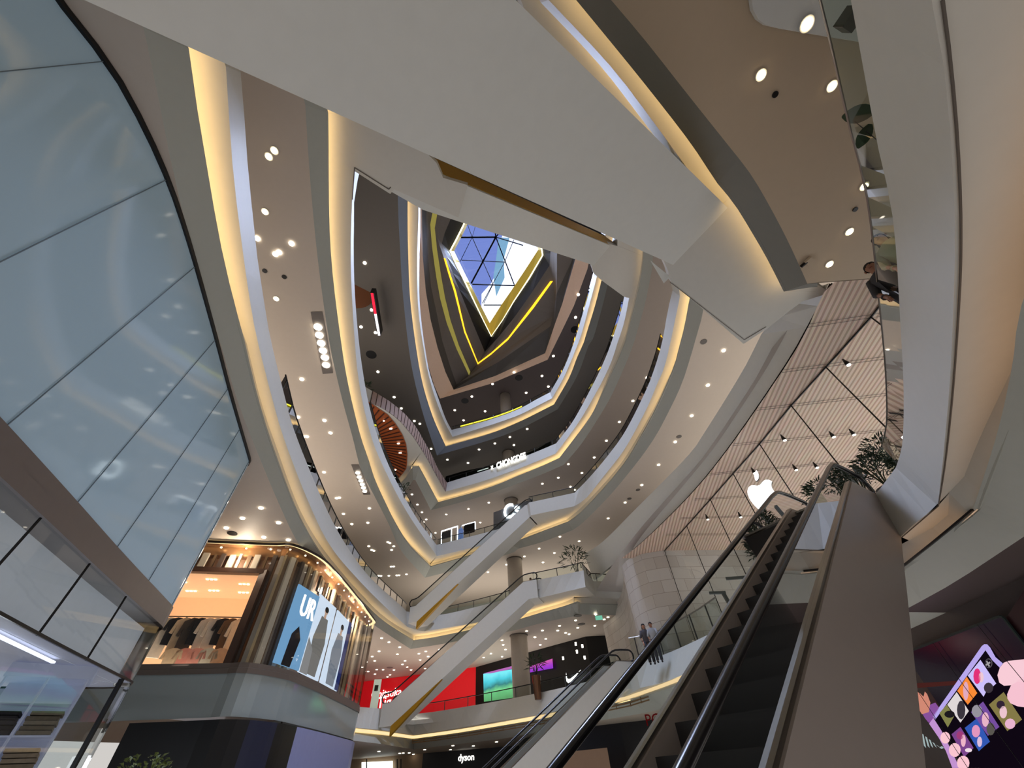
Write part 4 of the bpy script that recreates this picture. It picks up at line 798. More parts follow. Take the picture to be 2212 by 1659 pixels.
for nm, bars in (('lit display frame with three posts on the fourth floor', [((1065, 1200), (1068, 1030)), ((1068, 1030), (1285, 962)), ((1197, 1165), (1200, 985)), ((1277, 1145), (1282, 962))]),
                 ('lit display frame with dark clothes on the fourth floor', [((1372, 945), (1515, 907)), ((1515, 907), (1517, 1000)), ((1345, 955), (1372, 948))])):
    p = onpath(*z4(*bars[0][0]), P4w); e = empty('display_rack', p, nm, 'display rack')
    for a, b in bars: MB().bar(onpath(*z4(*a), P4w), onpath(*z4(*b), P4w), .09).build('light_bar', LW, e)
p = onpath(*z4(1440, 1020), P4w)
for i in range(6):
    q = onpath(*z4(1385 + 22 * i, 945 - 6 * i), P4w); tag(garment(q, d4, .35, 1.0, (36, 34, 36), label='dark garment hanging in the lit frame on the fourth floor', grp='dark garments in the fourth floor frame'))
for i in range(5):
    q = onpath(*z4(1090 + 24 * i, 1040 - 7 * i), P4w); garment(q, d4, .3, .8, (70, 70, 74), label='grey garment hanging between the lit posts on the fourth floor', grp='grey garments between the lit posts')
# ---------------------------------------------------------------- columns
COLM = mat('column_paint', (196, 186, 174), .5)
for z0, z1, lab in ((2.9, 8.0, 'round column beside the violet screen on the second floor'), (8.9, 14.0, 'round column on the third floor, between the two far escalators'), (14.9, 20.0, 'round column on the fourth floor behind the curved handrail'), (20.9, 26.0, 'round column behind the long black fifth floor shop'), (26.9, 35.3, 'round column under the dark roof ceiling behind the yellow neon')):
    e = empty('column', (-1.05, 35.9, z0 + EYE), lab, 'column')
    MB().tube([(-1.05, 35.9, z0 + EYE), (-1.05, 35.9, z1 + EYE - .06)], .68, 28).build('shaft', COLM, e, True)
    MB().tube([(-1.05, 35.9, z1 + EYE - .06), (-1.05, 35.9, z1 + EYE)], .74, 28).build('collar', mat('collar_brown', (90, 82, 74), .6), e, True)  # collar in a darker brown than the shaft
# ---------------------------------------------------------------- balustrades on the parapets
POST = mat('balustrade_post', (90, 92, 92), .3, .8)
def balustrade(name, T, lab, h=.55, posts=True, gl=GLS, inset=.08, every=1.6, hr=.03, m=DARK):
    N = outnormals(T); P = off(T, N, inset); e = empty('glass_balustrade', T[0], lab, 'balustrade')
    MB().grid([P, up(P, h)]).build('glass_panel', gl, e)
    MB().tube(up(P, h + .01), hr, 6).build('handrail', m, e)
    if posts:
        s = 0; nxt = .3; last = P[0]; k = 0
        for a, b in zip(P, P[1:]):
            L = (b - a).length
            while nxt < s + L:
                q = a.lerp(b, (nxt - s) / L); MB().bar(q, q + Vector((0, 0, h)), .05).build('post', POST, e); nxt += every; k += 1
            s += L
    return e
def curve_part(k, a, b):                      # stretch of a slab edge between two plan fractions
    T = RINGS[k]['T']; n = len(T); return T[int(a * n):int(b * n)]
def between(k, p0, p1, z):
    T = RINGS[k]['T']; A, B = U(*p0, z), U(*p1, z)
    f = lambda q: min(range(len(T)), key=lambda i: (T[i].x - q.x) ** 2 + (T[i].y - q.y) ** 2)
    i, j = sorted((f(A), f(B))); return T[i:j + 1]
balustrade('b', between(3, (612, 844), (877, 1320), 10), 'glass balustrade along the left sweep of the widest ring', every=1.3)
balustrade('b', between(3, (905, 1323), (1098, 1291), 10), 'glass balustrade of the third floor behind the lower far escalator')
balustrade('b', between(3, (1155, 1254), (1353, 1258), 10), 'glass balustrade of the stepped third floor balcony')
balustrade('b', between(2, (900, 1541), (1340, 1452), 3.8), 'glass balustrade before the black sports shop', every=2.2)
balustrade('b', between(2, (1375, 1428), (1565, 1350), 3.8), 'glass balustrade where two people stand, beside the stone wall', every=1.4, h=1.0, m=STEEL)
balustrade('b', [p for p in RINGS[2]['T'][-8:-2]], 'glass balustrade along the phone shop corridor', every=1.4, h=.7, m=STEEL)
T20 = RINGS[20]['T'][4:]
balustrade('b', T20, 'clear glass balustrade curving along the balcony close by at right', h=.5, posts=False, hr=.012, m=STEEL, gl=glass('near_balustrade_glass', (.78, .88, .8), .0, .82, ior=1.07))
balustrade('b', between(4, (796, 870), (943, 1177), 16), 'glass balustrade on the left of the fourth floor ring', every=1.5)
balustrade('b', between(4, (945, 1177), (1100, 1136), 16), 'glass balustrade before the lit fourth floor shops')
balustrade('b', between(4, (1146, 1085), (1430, 740), 16), 'glass balustrade on the right of the fourth floor ring', every=1.8)
balustrade('b', between(5, (966, 1042), (1201, 957), 22), 'glass balustrade before the long black fifth floor shop', every=2)
balustrade('b', between(5, (1202, 957), (1345, 650), 22), 'glass balustrade on the right of the fifth floor ring', every=2.4)
balustrade('b', between(6, (976, 928), (1188, 847), 28), 'glass balustrade of the uppermost ring with the yellow neon', every=2.4)
balustrade('b', between(6, (1189, 847), (1282, 595), 28), 'glass balustrade on the right of the uppermost ring', every=2.4)
# yellow neon edge on the top floor
Y = between(6, (990, 925), (1118, 884), 28); N = outnormals(Y)
e = empty('neon_band', Y[0], 'yellow neon band along the top floor balustrade', 'neon light')
MB().grid([up(off(Y, N, .3), .42), up(off(Y, N, .3), .56)]).build('light_tube', emis('yellow_neon', (255, 236, 60), 3), e)
MB().grid([up(off(Y, N, .32), .0), up(off(Y, N, .32), .42)]).build('lit_panel', emis('yellow_panel', (170, 150, 20), .7), e)
# slatted pink parapet and timber disc of the lounge
SLT = mat('slat_parapet', (176, 150, 138), .6)
Sx = between(5, (800, 842), (962, 1040), 22); N = outnormals(Sx); 
S5c = RINGS[5]['S']; T5c = RINGS[5]['T']
i0 = T5c.index(Sx[0]); i1 = T5c.index(Sx[-1])
lo = [S5c[i] - N[i - i0] * .04 for i in range(i0, i1 + 1)]; hi = [T5c[i] - N[i - i0] * .04 for i in range(i0, i1 + 1)]
e = empty('slatted_parapet', hi[0], 'curved parapet of narrow pinkish boards above the round timber ceiling', 'parapet')
MB().grid([lo, hi]).build('board_face', SLT, e)
b = MB(); n_ = 34; lo2 = resample(lo, n_); hi2 = resample(hi, n_); nn_ = outnormals(hi2)
for a_, c_, q in zip(lo2, hi2, nn_): b.bar(a_ - q * .02, c_ - q * .02, .035)
b.build('board_joints', mat('joint_brown', (70, 50, 44), .7), e)
DISC = [(770, 850), (797.6, 868.6), (814, 880), (838, 896), (854.6, 915.8), (869, 938.6), (877.4, 959.7), (880, 981), (879.5, 1000), (877.7, 1012.5), (870, 1023), (858, 1037), (848, 1047), (820, 1046), (770, 990)]
DP = [U(x, y, 20.8) for x, y in DISC]
e = empty('timber_ceiling', DP[5], 'round orange timber slat ceiling under the projecting lounge', 'ceiling')
MB().quad(*DP).build('board_disc', mat('orange_timber', (142, 72, 30), .5, emit=(150, 60, 14), es=.12), e)
b = MB(); cen = U(760, 960, 20.79)
for i in range(26):
    a_ = resample(DP[1:13], 26)[i]; b.bar(Vector((a_.x, a_.y, 20.77 + EYE)).lerp(cen, .02), Vector((cen.x, cen.y, 20.77 + EYE)).lerp(a_, .12), .09, .05)
b.build('slat_gaps', mat('dark_slat', (64, 28, 14), .7), e)
for x, y in [(843, 926), (845.5, 925.6), (859.5, 958), (862, 957.6), (863, 978), (866, 978), (829, 909), (854.5, 1014.7)]:
    p = U(x, y, 20.74); tag(MB().tube([p, p - Vector((0, 0, .03))], .07, 8).build('downlight', LAMP), 'tiny lamp in the round orange timber ceiling', 'downlight', 'lamps of the orange timber ceiling')
# small round amber ceiling feature and neon sign on the dark ceiling
p = U(776, 622, 25.9); e = empty('ceiling_disc', p, 'amber round ceiling disc at the edge of the dark upper ceiling', 'ceiling panel')
MB().tube([U(770, 625, 25.97), U(770, 625, 25.85)], 1.4, 28).build('disc', mat('amber_disc', (116, 66, 28), .5), e)
a_ = U(806, 628, 25.0); b_ = U(813, 672, 25.0); c_ = U(821, 718, 25.0)
e = empty('hanging_sign', b_, 'thin red and white neon sign seen edge on under the dark ceiling', 'sign')
MB().bar(a_, c_, .3, .7).build('sign_body', BLACK, e)
MB().bar(a_ - Vector((0, .0, .38)), b_ - Vector((0, 0, .38)), .16, .06).build('red_letters', emis('neon_red', (230, 30, 50), 2.5), e)
MB().bar(b_ - Vector((0, 0, .38)), c_ - Vector((0, 0, .38)), .16, .06).build('white_letters', emis('neon_white', (235, 230, 240), 2.5), e)
# ---------------------------------------------------------------- phone shop emblem
AP = onpath(1655, 1075, [p for p in NP]); 
da = (NP[3] - NP[6]); da.z = 0; da.normalize(); da = -da if da.x * 1 < 0 and 0 else da
rd = Vector((.80, -.60, 0)).normalized()
def ap(x, y): return Vector((AP.x, AP.y, AP.z)) + rd * x + Vector((0, 0, y))
def bez(P, n=8):
    out = []
    for p0, p1, p2, p3 in P:
        for i in range(n):
            t = i / n; out.append(tuple((1 - t) ** 3 * a + 3 * (1 - t) ** 2 * t * b + 3 * (1 - t) * t * t * c + t ** 3 * d for a, b, c, d in zip(p0, p1, p2, p3)))
    return out
fruit = bez([((.02, .36), (.12, .36), (.22, .45), (.34, .45)), ((.34, .45), (.44, .45), (.52, .40), (.56, .33)), ((.56, .33), (.36, .22), (.36, -.06), (.60, -.16)),
             ((.60, -.16), (.54, -.36), (.42, -.52), (.30, -.52)), ((.30, -.52), (.20, -.52), (.16, -.46), (.02, -.46)), ((.02, -.46), (-.12, -.46), (-.16, -.52), (-.26, -.52)),
             ((-.26, -.52), (-.42, -.52), (-.60, -.20), (-.60, .06)), ((-.60, .06), (-.60, .30), (-.44, .44), (-.28, .44)), ((-.28, .44), (-.16, .44), (-.10, .36), (.02, .36))])
leaf = bez([((.0, .52), (.0, .68), (.12, .82), (.26, .84)), ((.26, .84), (.28, .68), (.16, .52), (.0, .52))])
e = empty('shop_emblem', AP, 'glowing white bitten apple emblem on the glass shop front', 'sign')
nf = Vector((-rd.y, rd.x, 0)); nf = nf if nf.dot(Vector((AP.x, AP.y, 0))) < 0 else -nf
GLOW = emis('emblem_white', (255, 255, 255), 2.2)
for nm, sh in (('fruit', fruit), ('leaf', leaf)):
    P = [ap(x * .86, y * 1.22 - .02) + nf * .25 for x, y in sh]
    MB().prism([p - nf * .1 for p in P], nf * .1).build(nm + '_edge', DARK, e); MB().quad(*[p + nf * .004 for p in P]).build(nm + '_face', GLOW, e)
# ---------------------------------------------------------------- video wall at lower right
LWp = [Vector((9.45, 15.6, 0)), Vector((9.04, 11.6, 0)), Vector((8.73, 8.5, 0)), Vector((8.3, 4.2, 0))]
LWp = [LWp[1] + (LWp[1] - LWp[2]) * 1.3, LWp[2] + (LWp[2] - LWp[1]) * 1.4]
dw = (LWp[1] - LWp[0]).normalized(); nw = Vector((dw.y, -dw.x, 0)); nw = nw if nw.x < 0 else -nw
def zs(x, y): return (1940 + x / 4.379, 1280 + y / 4.379)
def sp(x, y, k=0): return onpath(*zs(x, y), LWp) + nw * (.01 + .006 * k)
e = empty('video_wall', onpath(2080, 1520, LWp), 'large dark video wall showing a hand holding a lilac phone with picture tiles', 'screen')
tp = sp(60, 575); rt = [(60, 575), (940, 232), (975, 226), (1000, 240), (1040, 290), (1191, 480), (1500, 900)]
TOP = [sp(*q, -1) for q in rt]; BOT = [Vector((q.x, q.y, .2)) for q in TOP]
MB().grid([[BOT[0], BOT[3], BOT[-1]], [TOP[0], TOP[3], TOP[-1]]][:0] or [BOT, TOP]).build('screen_face', mat('black_screen', (16, 12, 18), .12, emit=(24, 12, 34), es=.35), e)
rim = MB(); 
for a_, b_ in zip(TOP, TOP[1:]): rim.bar(a_, b_, .035)
rim.build('screen_rim', mat('screen_rim_metal', (30, 34, 34), .3, .6, emit=(90, 110, 105), es=.04), e)
for x0, y0, x1, y1 in ((355, 470, 1100, 1900), (780, 300, 1500, 1300), (90, 740, 720, 1800)):
    a_, b_ = sp(x0, y0, 9), sp(x1, y1, 9); b_ = Vector((a_.x, a_.y, .25)); MB().bar(a_, b_, .008).build('module_joint', BLACK, e)
def art(nm, pts, col, k, s=1.1): return MB().quad(*[sp(x, y, k) for x, y in pts]).build(nm, emis('art_%d_%d_%d' % col, col, s), e)
art('phone_back', [(345, 1190), (800, 510), (835, 488), (870, 505), (1000, 680), (1191, 1000), (1191, 1659), (620, 1659)], (18, 10, 22), 0, .8)
art('phone_edge', [(335, 1170), (800, 505), (825, 487), (850, 490), (835, 545), (360, 1200)], (176, 160, 226), 1)
art('phone_edge', [(820, 490), (850, 488), (880, 520), (930, 610), (1000, 670), (970, 710), (900, 640), (835, 545)], (176, 160, 226), 1)
art('red_glow', [(120, 860), (560, 835), (600, 870), (150, 905)], (96, 48, 44), 0, .5)
art('picture_tile', [(670, 785), (790, 635), (940, 860), (905, 890), (880, 865), (820, 985)], (196, 184, 240), 2)
art('picture_tile', [(570, 930), (660, 795), (760, 950), (670, 1060)], (238, 132, 52), 2)
art('picture_tile', [(475, 1060), (565, 940), (680, 1120), (600, 1230)], (214, 206, 206), 2)
art('picture_tile', [(400, 1140), (470, 1060), (540, 1170), (480, 1275)], (124, 122, 72), 2)
art('picture_tile', [(870, 1060), (1010, 940), (1185, 1200), (1045, 1310)], (126, 116, 68), 2)
art('picture_tile', [(700, 1130), (815, 1030), (970, 1270), (860, 1355)], (112, 74, 152), 2)
art('picture_tile', [(640, 1280), (755, 1190), (880, 1410), (830, 1450), (775, 1500)], (48, 84, 172), 2)
art('picture_tile', [(515, 1340), (600, 1270), (725, 1470), (635, 1555)], (118, 66, 134), 2)
for cx, cy, rx, ry, col in ((762, 790, 36, 75, (226, 50, 120)), (800, 800, 24, 50, (236, 200, 214)), (870, 900, 45, 50, (60, 52, 60)), (655, 930, 26, 90, (226, 170, 190)), (610, 1110, 40, 90, (60, 54, 62)), (500, 1150, 50, 34, (30, 26, 30)),
                            (985, 1060, 40, 40, (50, 36, 52)), (1010, 1130, 36, 60, (236, 196, 206)), (1075, 1240, 50, 50, (232, 180, 206)), (760, 1120, 50, 60, (150, 146, 156)), (840, 1200, 34, 70, (232, 180, 200)), (890, 1290, 40, 60, (90, 86, 80)),
                            (750, 1310, 40, 60, (226, 150, 190)), (785, 1410, 24, 50, (220, 190, 220)), (600, 1350, 36, 40, (160, 60, 120)), (630, 1400, 24, 60, (236, 180, 200)), (680, 1490, 34, 20, (240, 220, 230))):
    art('tile_figure', [(cx + x, cy + y) for x, y in [(rx * math.cos(2 * PI * i / 12), ry * math.sin(2 * PI * i / 12)) for i in range(12)]], col, 3, 1)
art('fingertip', [(1018, 662), (1060, 645), (1250, 625), (1250, 860), (1150, 840), (1090, 875), (1020, 880), (975, 850), (958, 780), (980, 710)], (238, 196, 206), 4)
art('fingertip', [(1050, 960), (1085, 880), (1180, 800), (1260, 790), (1260, 1090), (1150, 1075), (1080, 1045), (1052, 1000)], (236, 186, 200), 4)
art('palm_edge', [(300, 1240), (340, 1185), (420, 1310), (500, 1470), (590, 1659), (520, 1659), (460, 1500), (390, 1370)], (186, 140, 200), 1)
for cx, cy, r in ((462, 1372, 56), (552, 1488, 66), (632, 1612, 70)): art('fingertip', [(cx + r * math.cos(2 * PI * i / 14) * .85, cy + r * math.sin(2 * PI * i / 14)) for i in range(14)], (240, 190, 200), 4)
art('small_hand', [(165, 985), (185, 935), (215, 950), (250, 985), (262, 935), (285, 960), (315, 1040), (300, 1130), (235, 1150), (190, 1080)], (200, 130, 110), 2)
art('sleeve', [(215, 1110), (310, 1060), (360, 1040), (395, 1090), (340, 1190), (300, 1235), (262, 1190)], (150, 90, 170), 1, .8)
for i in range(9): art('reflection_streak', [(125 + 34 * i, 1250 + 27 * i), (145 + 34 * i, 1262 + 27 * i), (170 + 34 * i, 1470), (150 + 34 * i, 1450)][:4], (176, 196, 196), 1, .8)  # glowing streaks imitate the reflection of a lit shop in the screen
art('ring_icon', [(868 + 36 * math.cos(2 * PI * i / 18), 668 + 46 * math.sin(2 * PI * i / 18)) for i in range(18)], (90, 84, 92), 2, .9); art('ring_icon_core', [(868 + 29 * math.cos(2 * PI * i / 18), 668 + 38 * math.sin(2 * PI * i / 18)) for i in range(18)], (20, 12, 24), 3, .8)
art('cross_icon', [(850, 650), (860, 640), (870, 660), (885, 650), (892, 665), (878, 676), (888, 695), (875, 702), (865, 684), (850, 692), (845, 678), (858, 668)], (170, 166, 170), 4, .9)
# maroon side of the screen housing, dark bulkhead over it
MB().prism([TOP[3] + nw * -.05, TOP[-1] + nw * -.05, Vector((TOP[-1].x, TOP[-1].y, .2)) + nw * -.05 + dw * 2, TOP[3] + dw * 2.5 + Vector((0, 0, .8))], -nw * .1).struct('wall_maroon', mat('maroon_wall', (44, 14, 16), .5))
bk = [LWp[0] - nw * .25 - dw * 3, LWp[1] - nw * .25 + dw * 6]; MB().grid([setz(bk, -1.6), setz(bk, 2)]).struct('wall_right', mat('dark_brown_wall', (70, 60, 56), .6))
# ---------------------------------------------------------------- rounded white ceiling piece at top right, spot boxes
slab_poly('trim_36', [(1625, -60), (1624, 0), (1627, 22), (1638, 42), (1655, 54), (1690, 62), (1795, 80), (1870, 92), (1960, -60)], 7.86, .1, WHITE)
for quad_, lamps, lab in (([(671, 674), (696, 673), (719, 806), (697, 808)], [(687, 706), (690, 723.5), (694, 741), (698, 757), (702, 772), (704.5, 788)], 'long recessed box with six lamps in the ceiling at left, the upper one'),
                    ([(758.5, 1003.5), (775, 1003.5), (800, 1068.5), (785, 1069)], [(773, 1021), (776, 1030), (779.5, 1038), (782.5, 1046), (785, 1053.5), (788, 1061)], 'long recessed box with six lamps in the ceiling at left, the lower one')):
    P = [U(x, y, 13.98) for x, y in quad_]; e = empty('recessed_lamp_box', P[0], lab, 'ceiling light')
    MB().quad(*P).build('recess', mat('grey_recess', (104, 96, 90), .5), e)
    for x, y in lamps: p = U(x, y, 13.95); MB().tube([p, p - Vector((0, 0, .04))], .17 if 'upper' in lab else .14, 14).build('lamp', LAMP, e)
# ---------------------------------------------------------------- downlights, one by one
base = MB().tube([(0, 0, 0), (0, 0, -.03)], .1, 10).build('downlight', LAMP); bme = base.data; bpy.data.objects.remove(base)
bw = MB().tube([(0, 0, 0), (0, 0, -.03)], .1, 12).build('downlight', LAMPW); bmw = bw.data; bpy.data.objects.remove(bw)
def downs(pts, z, lab, grp, s=1, warm=False):
    for x, y in pts:
        o = bpy.data.objects.new('downlight', bmw if warm else bme); C.objects.link(o); o.location = U(x, y, z - .01); o.scale = (s * .82, s * .82, 1); tag(o, lab, 'downlight', grp)
def big(pts, z, lab, grp, s=1):
    for x, y in pts:
        p = U(x, y, z); e = empty('downlight', p, lab, 'downlight', grp)
        MB().tube([p - Vector((0, 0, .0)), p - Vector((0, 0, .02))], .12 * s, 20).build('rim', mat('lamp_rim', (220, 216, 208), .4), e)
        MB().tube([p - Vector((0, 0, .02)), p - Vector((0, 0, .035))], .085 * s, 20).build('lens', LAMPW, e)
big([(1643, 162), (1796, 186), (1866, 402), (1834, 500), (1791, 570)], 8.0, 'downlight in the plain beige ceiling at upper right', 'downlights of the beige ceiling', .75)
big([(1742, 52)], 7.84, 'downlight in the rounded white ceiling piece at top right', None, .9)
big([(1912, 635), (1941, 672)], WZ, 'downlight seen through the glass beside the timber ceiling', 'downlights beside the timber ceiling', .7)
big([(581, 338), (593, 325), (573, 457), (597, 645)], 14.0, 'warm downlight in the upper left ceiling between the two nearest rings', 'warm downlights of the upper left ceiling', 1.05)
downs([(630, 526), (595, 549), (603, 545), (556, 515), (652, 819), (644, 901), (701, 908), (714, 935), (655, 943), (663, 943), (665, 992), (700, 1020), (798, 1098), (794.6, 1129), (837.8, 1171), (842.3, 1173), (850.5, 1180), (796.6, 1180), (803, 1188), (807.7, 1189.5), (846, 1188), (790.6, 1222.5), (845, 1224), (850.5, 1223.6), (800.8, 1242.9), (818, 1243.7), (823, 1244), (840, 1243.7), (857, 1242.9), (862, 1242.5), (878, 1240.4), (727, 1076), (742, 1110), (760, 1132), (733, 1075)], 14, 'downlight in the third floor ceiling, left of the upper far escalator', 'downlights of the third floor ceiling at left', 1.15)
downs([(1094, 1219.7), (1132.7, 1201.8), (1054, 1235.8), (1209.5, 1159.3), (1251, 1169), (1313.7, 1119.7), (1350.3, 1085.5), (1386.4, 1047.6), (1422.7, 1004), (1458.5, 954.5), (1494, 897.9), (1529, 832), (1563, 757), (1164.6, 1185), (1197.5, 1194.4), (1173, 1214.7)], 14, 'downlight in the third floor ceiling sweeping up the right side', 'downlights of the third floor ceiling at right', 1.1)
downs([(674, 1034), (677, 1042), (681, 1051), (684, 1060), (686, 1067), (691, 1052), (694, 1058), (700, 1068)], 14, 'bright lamp of the double row seen over the left balustrade', 'double row of lamps over the left balustrade', 1.5)
downs([(890, 1068), (901.7, 1090), (911.5, 1106.5), (920.8, 1122), (914.8, 1127.8), (940.8, 1151), (964, 1111.3), (1012, 1099.3), (1055.9, 1085.8), (1037.5, 1128.6), (1171.6, 1044.9), (1206, 1031.8), (1227.7, 1002.5), (1257, 1021.7), (1283.6, 988.2), (1310, 952), (1338, 911.4), (1232.3, 1051.4), (1241.7, 1058.2), (1367, 866), (1397.6, 815.7), (1424.8, 759)], 20, 'downlight in the fourth floor ceiling', 'downlights of the fourth floor ceiling', 1.25)
downs([(816.4, 803), (851.4, 857.7), (867, 882), (895, 909.3), (907, 915.5), (931.4, 969.5), (966.4, 993), (1011, 1000), (1034.8, 970.8), (1138.7, 926.5), (1069, 957.8), (1101.4, 944), (1110.3, 961.3), (802.8, 669.6), (780, 706), (811.2, 718.4), (788, 568)], 26, 'downlight in the fifth floor ceiling', 'downlights of the fifth floor ceiling', 1.5)
downs([(1019.3, 856.4), (982.4, 886), (1047.8, 888.4), (1001.4, 908), (1249.2, 636.3), (1243.3, 685.4), (1195.4, 769), (1110.3, 804), (1064, 829.5), (1170.7, 812), (1136.6, 848.4), (1184.6, 835)], 35.3, 'downlight in the dark roof ceiling', 'downlights of the dark roof ceiling', 1.9)
downs([(564, 1097), (602, 1129), (570, 1160), (607, 1190), (489, 1140), (524, 1119), (647.5, 1183), (623, 1166)], 8, 'downlight in the ceiling above the bronze shop', 'downlights above the bronze shop', 1.1)
downs([(824.4, 1378.4), (840.3, 1387), (863.5, 1397.8), (818.8, 1406.7), (804, 1418), (858.5, 1413), (809.5, 1427.6), (875, 1427.4), (813.8, 1446.3), (879.7, 1440.8), (795.4, 1450.4), (782.7, 1441), (810, 1456), (842.6, 1457.7), (837, 1462), (919.6, 1407), (949.4, 1403), (907.7, 1425.6), (918.3, 1444), (851, 1447), (827.7, 1446.6), (869.3, 1435), (888, 1447), (905, 1412), (925, 1418)], 8, 'downlight in the ceiling over the red shop front', 'downlights over the red shop', 1.15)
downs([(1137.5, 1363), (1171.6, 1362), (1179, 1380), (1167, 1392.8), (1155, 1376), (1087, 1392.8), (1084.5, 1383), (1092, 1403), (1084.5, 1418.5), (1060.5, 1411.7), (1044.8, 1420.3), (1287, 1327.3), (1313.3, 1333), (1285, 1351.5), (1305, 1338), (1243.4, 1340), (1208.5, 1351.8), (1204.7, 1362), (1248, 1356), (1229.3, 1369.7), (1221.8, 1367), (1155.7, 1376.4)], 8, 'downlight in the ceiling over the black sports shop', 'downlights over the black sports shop', 1.1)
downs([(978.4, 1610.5), (972.9, 1619.3), (1022.6, 1611), (1026.4, 1618.8), (1072.6, 1602.4), (917.3, 1619.3), (871, 1626.4), (863.5, 1627), (818.6, 1623), (884, 1626), (893, 1629), (905, 1632)], 2, 'downlight in the ground floor ceiling at the bottom', 'downlights of the ground floor ceiling', 1.2)
# sensors, speakers and vents on the ceilings
def discs(pts, z, r, lab, cat, grp, m=BLACK):
    for x, y in pts:
        p = U(x, y, z - .005); tag(MB().tube([p, p - Vector((0, 0, .02))], r, 16).build('ceiling_' + cat, m), lab, cat, grp)
discs([(1674, 204), (1847, 452)], 8, .05, 'tiny dark sensor on the beige ceiling at upper right', 'sensor', 'sensors of the beige ceiling')
discs([(502, 1152)], 8, .2, 'black round speaker on the ceiling above the bronze shop', 'speaker', None)
discs([(614, 598), (572, 585)], 14, .09, 'dark sensor on the upper left ceiling', 'sensor', 'sensors of the upper left ceiling')
discs([(802, 766), (777, 652)], 26, .45, 'black round speaker on the dark fifth floor ceiling', 'speaker', 'speakers of the fifth floor ceiling')
discs([(1004.5, 866), (1242, 712), (1121, 816)], 35.3, .5, 'black round speaker on the roof ceiling', 'speaker', 'speakers of the roof ceiling')
discs([(1466.8, 943), (1378, 1058), (1359.6, 1077), (1520, 738)], 14, .16, 'grey round detector on the right third floor ceiling', 'detector', 'detectors of the right third floor ceiling', mat('grey_detector', (96, 90, 84), .5))
discs([(1256, 1348), (1248, 1330), (842, 1442)], 8, .3, 'grey round air outlet over the sports shop', 'outlet', 'air outlets over the sports shop', mat('grey_detector', (96, 90, 84), .5))
p = U(1750, 565, 7.96); e = empty('ceiling_vent', p, 'small square vent with a dark end on the beige ceiling', 'vent')
MB().box(p, .22, .16, .06, .6).build('cover', CEILB, e); MB().box(p + Vector((-.12, .06, -.0)), .03, .15, .07, .6).build('slot', BLACK, e)
p = U(1293.7, 1334.5, 7.6); e = empty('exit_sign', p, 'small green exit sign under the stepped balcony ceiling', 'sign')
MB().box(p, .5, .05, .26).build('panel', emis('exit_green', (120, 200, 170), .9), e); MB().bar(p + Vector((0, 0, .17)), p + Vector((0, 0, .5)), .03).build('stem', DARK, e)
# grilles under the lowest far edge
L2 = RINGS[2]['L']; C2 = RINGS[2]['C']
gr = MB(); P = resample(L2[8:24], 60); 
for a_, b_ in zip(P, P[1:]): gr.bar(a_ - Vector((0, .02, .12)), b_ - Vector((0, .02, .12)), .05, .05)
for a_ in P[::3]: gr.bar(a_ - Vector((0, .03, .04)), a_ - Vector((0, .03, .28)), .04)
for a_, b_ in zip(P, P[1:]): gr.bar(a_ - Vector((0, .02, .24)), b_ - Vector((0, .02, .24)), .05, .05)
tag(gr.build('air_grille', mat('grille_bronze', (120, 92, 60), .5)), 'long slim air grille under the lowest balcony edge', 'grille')
# ---------------------------------------------------------------- plants and people
LEAF = mat('dark_leaf', (34, 52, 26), .5, noise=.5, scale=20); LEAFB = mat('blade_leaf', (46, 64, 38), .4, noise=.4, scale=10)
POTM = mat('planter_paint', (92, 88, 84), .5); POTG = mat('bronze_planter', (120, 84, 62), .25, .8)
def plant(loc, h, r, lab, cat='plant', n=90, leaf=.16, wide=.3, pot=(.3, .45), pm=POTM, seed=1, lm=LEAF, grp=None):
    rn = random.Random(seed); loc = Vector(loc); e = empty('potted_plant', loc, lab, cat, grp)
    MB().tube([loc, loc + Vector((0, 0, pot[1] * .1)), loc + Vector((0, 0, pot[1]))], [pot[0] * .7, pot[0] * .75, pot[0]], 14).build('pot', pm, e)
    b = MB(); st = MB(); c0 = loc + Vector((0, 0, pot[1]))
    for i in range(7):
        a = rn.uniform(0, 6.28); t = c0 + Vector((math.cos(a) * r * .6, math.sin(a) * r * .6, h * rn.uniform(.5, .9))); st.tube([c0, c0.lerp(t, .5) + Vector((0, 0, h * .1)), t], [.02, .015, .008], 5)
    for i in range(n):
        a = rn.uniform(0, 6.28); v = rn.uniform(-.4, 1); rr = r * math.sqrt(max(0, 1 - v * v * .8)) * rn.uniform(.4, 1)
        p = c0 + Vector((math.cos(a) * rr, math.sin(a) * rr, h * (.55 + .42 * v)))
        d = Vector((math.cos(a + rn.uniform(-.8, .8)), math.sin(a + rn.uniform(-.8, .8)), rn.uniform(-.5, .9))).normalized(); s = d.cross(Vector((rn.uniform(-.3, .3), .2, 1))).normalized()
        L = leaf * rn.uniform(.7, 1.3); m_ = p + d * L * .5 + Vector((0, 0, .02))
        b.add([p, m_ + s * L * wide * .5, p + d * L, m_ - s * L * wide * .5], [(0, 1, 2, 3)])
    st.build('stems', mat('stem_green', (60, 66, 40), .7), e); tag(b.build('foliage', lm, e), kind='stuff')
g = UR(298, 1648, 7.3)
g = UR(300, 1690, 12.0)
plant((g.x, g.y, 0), 1.75, .62, 'leafy shrub at the bottom edge before the black board', n=420, leaf=.1, wide=.6, pot=(.45, .55), seed=3, lm=mat('shrub_leaf', (92, 104, 44), .5, noise=.5, scale=14))
f2 = 3.4 + EYE
def onfloor(px, py, z): return U(px, py, z)
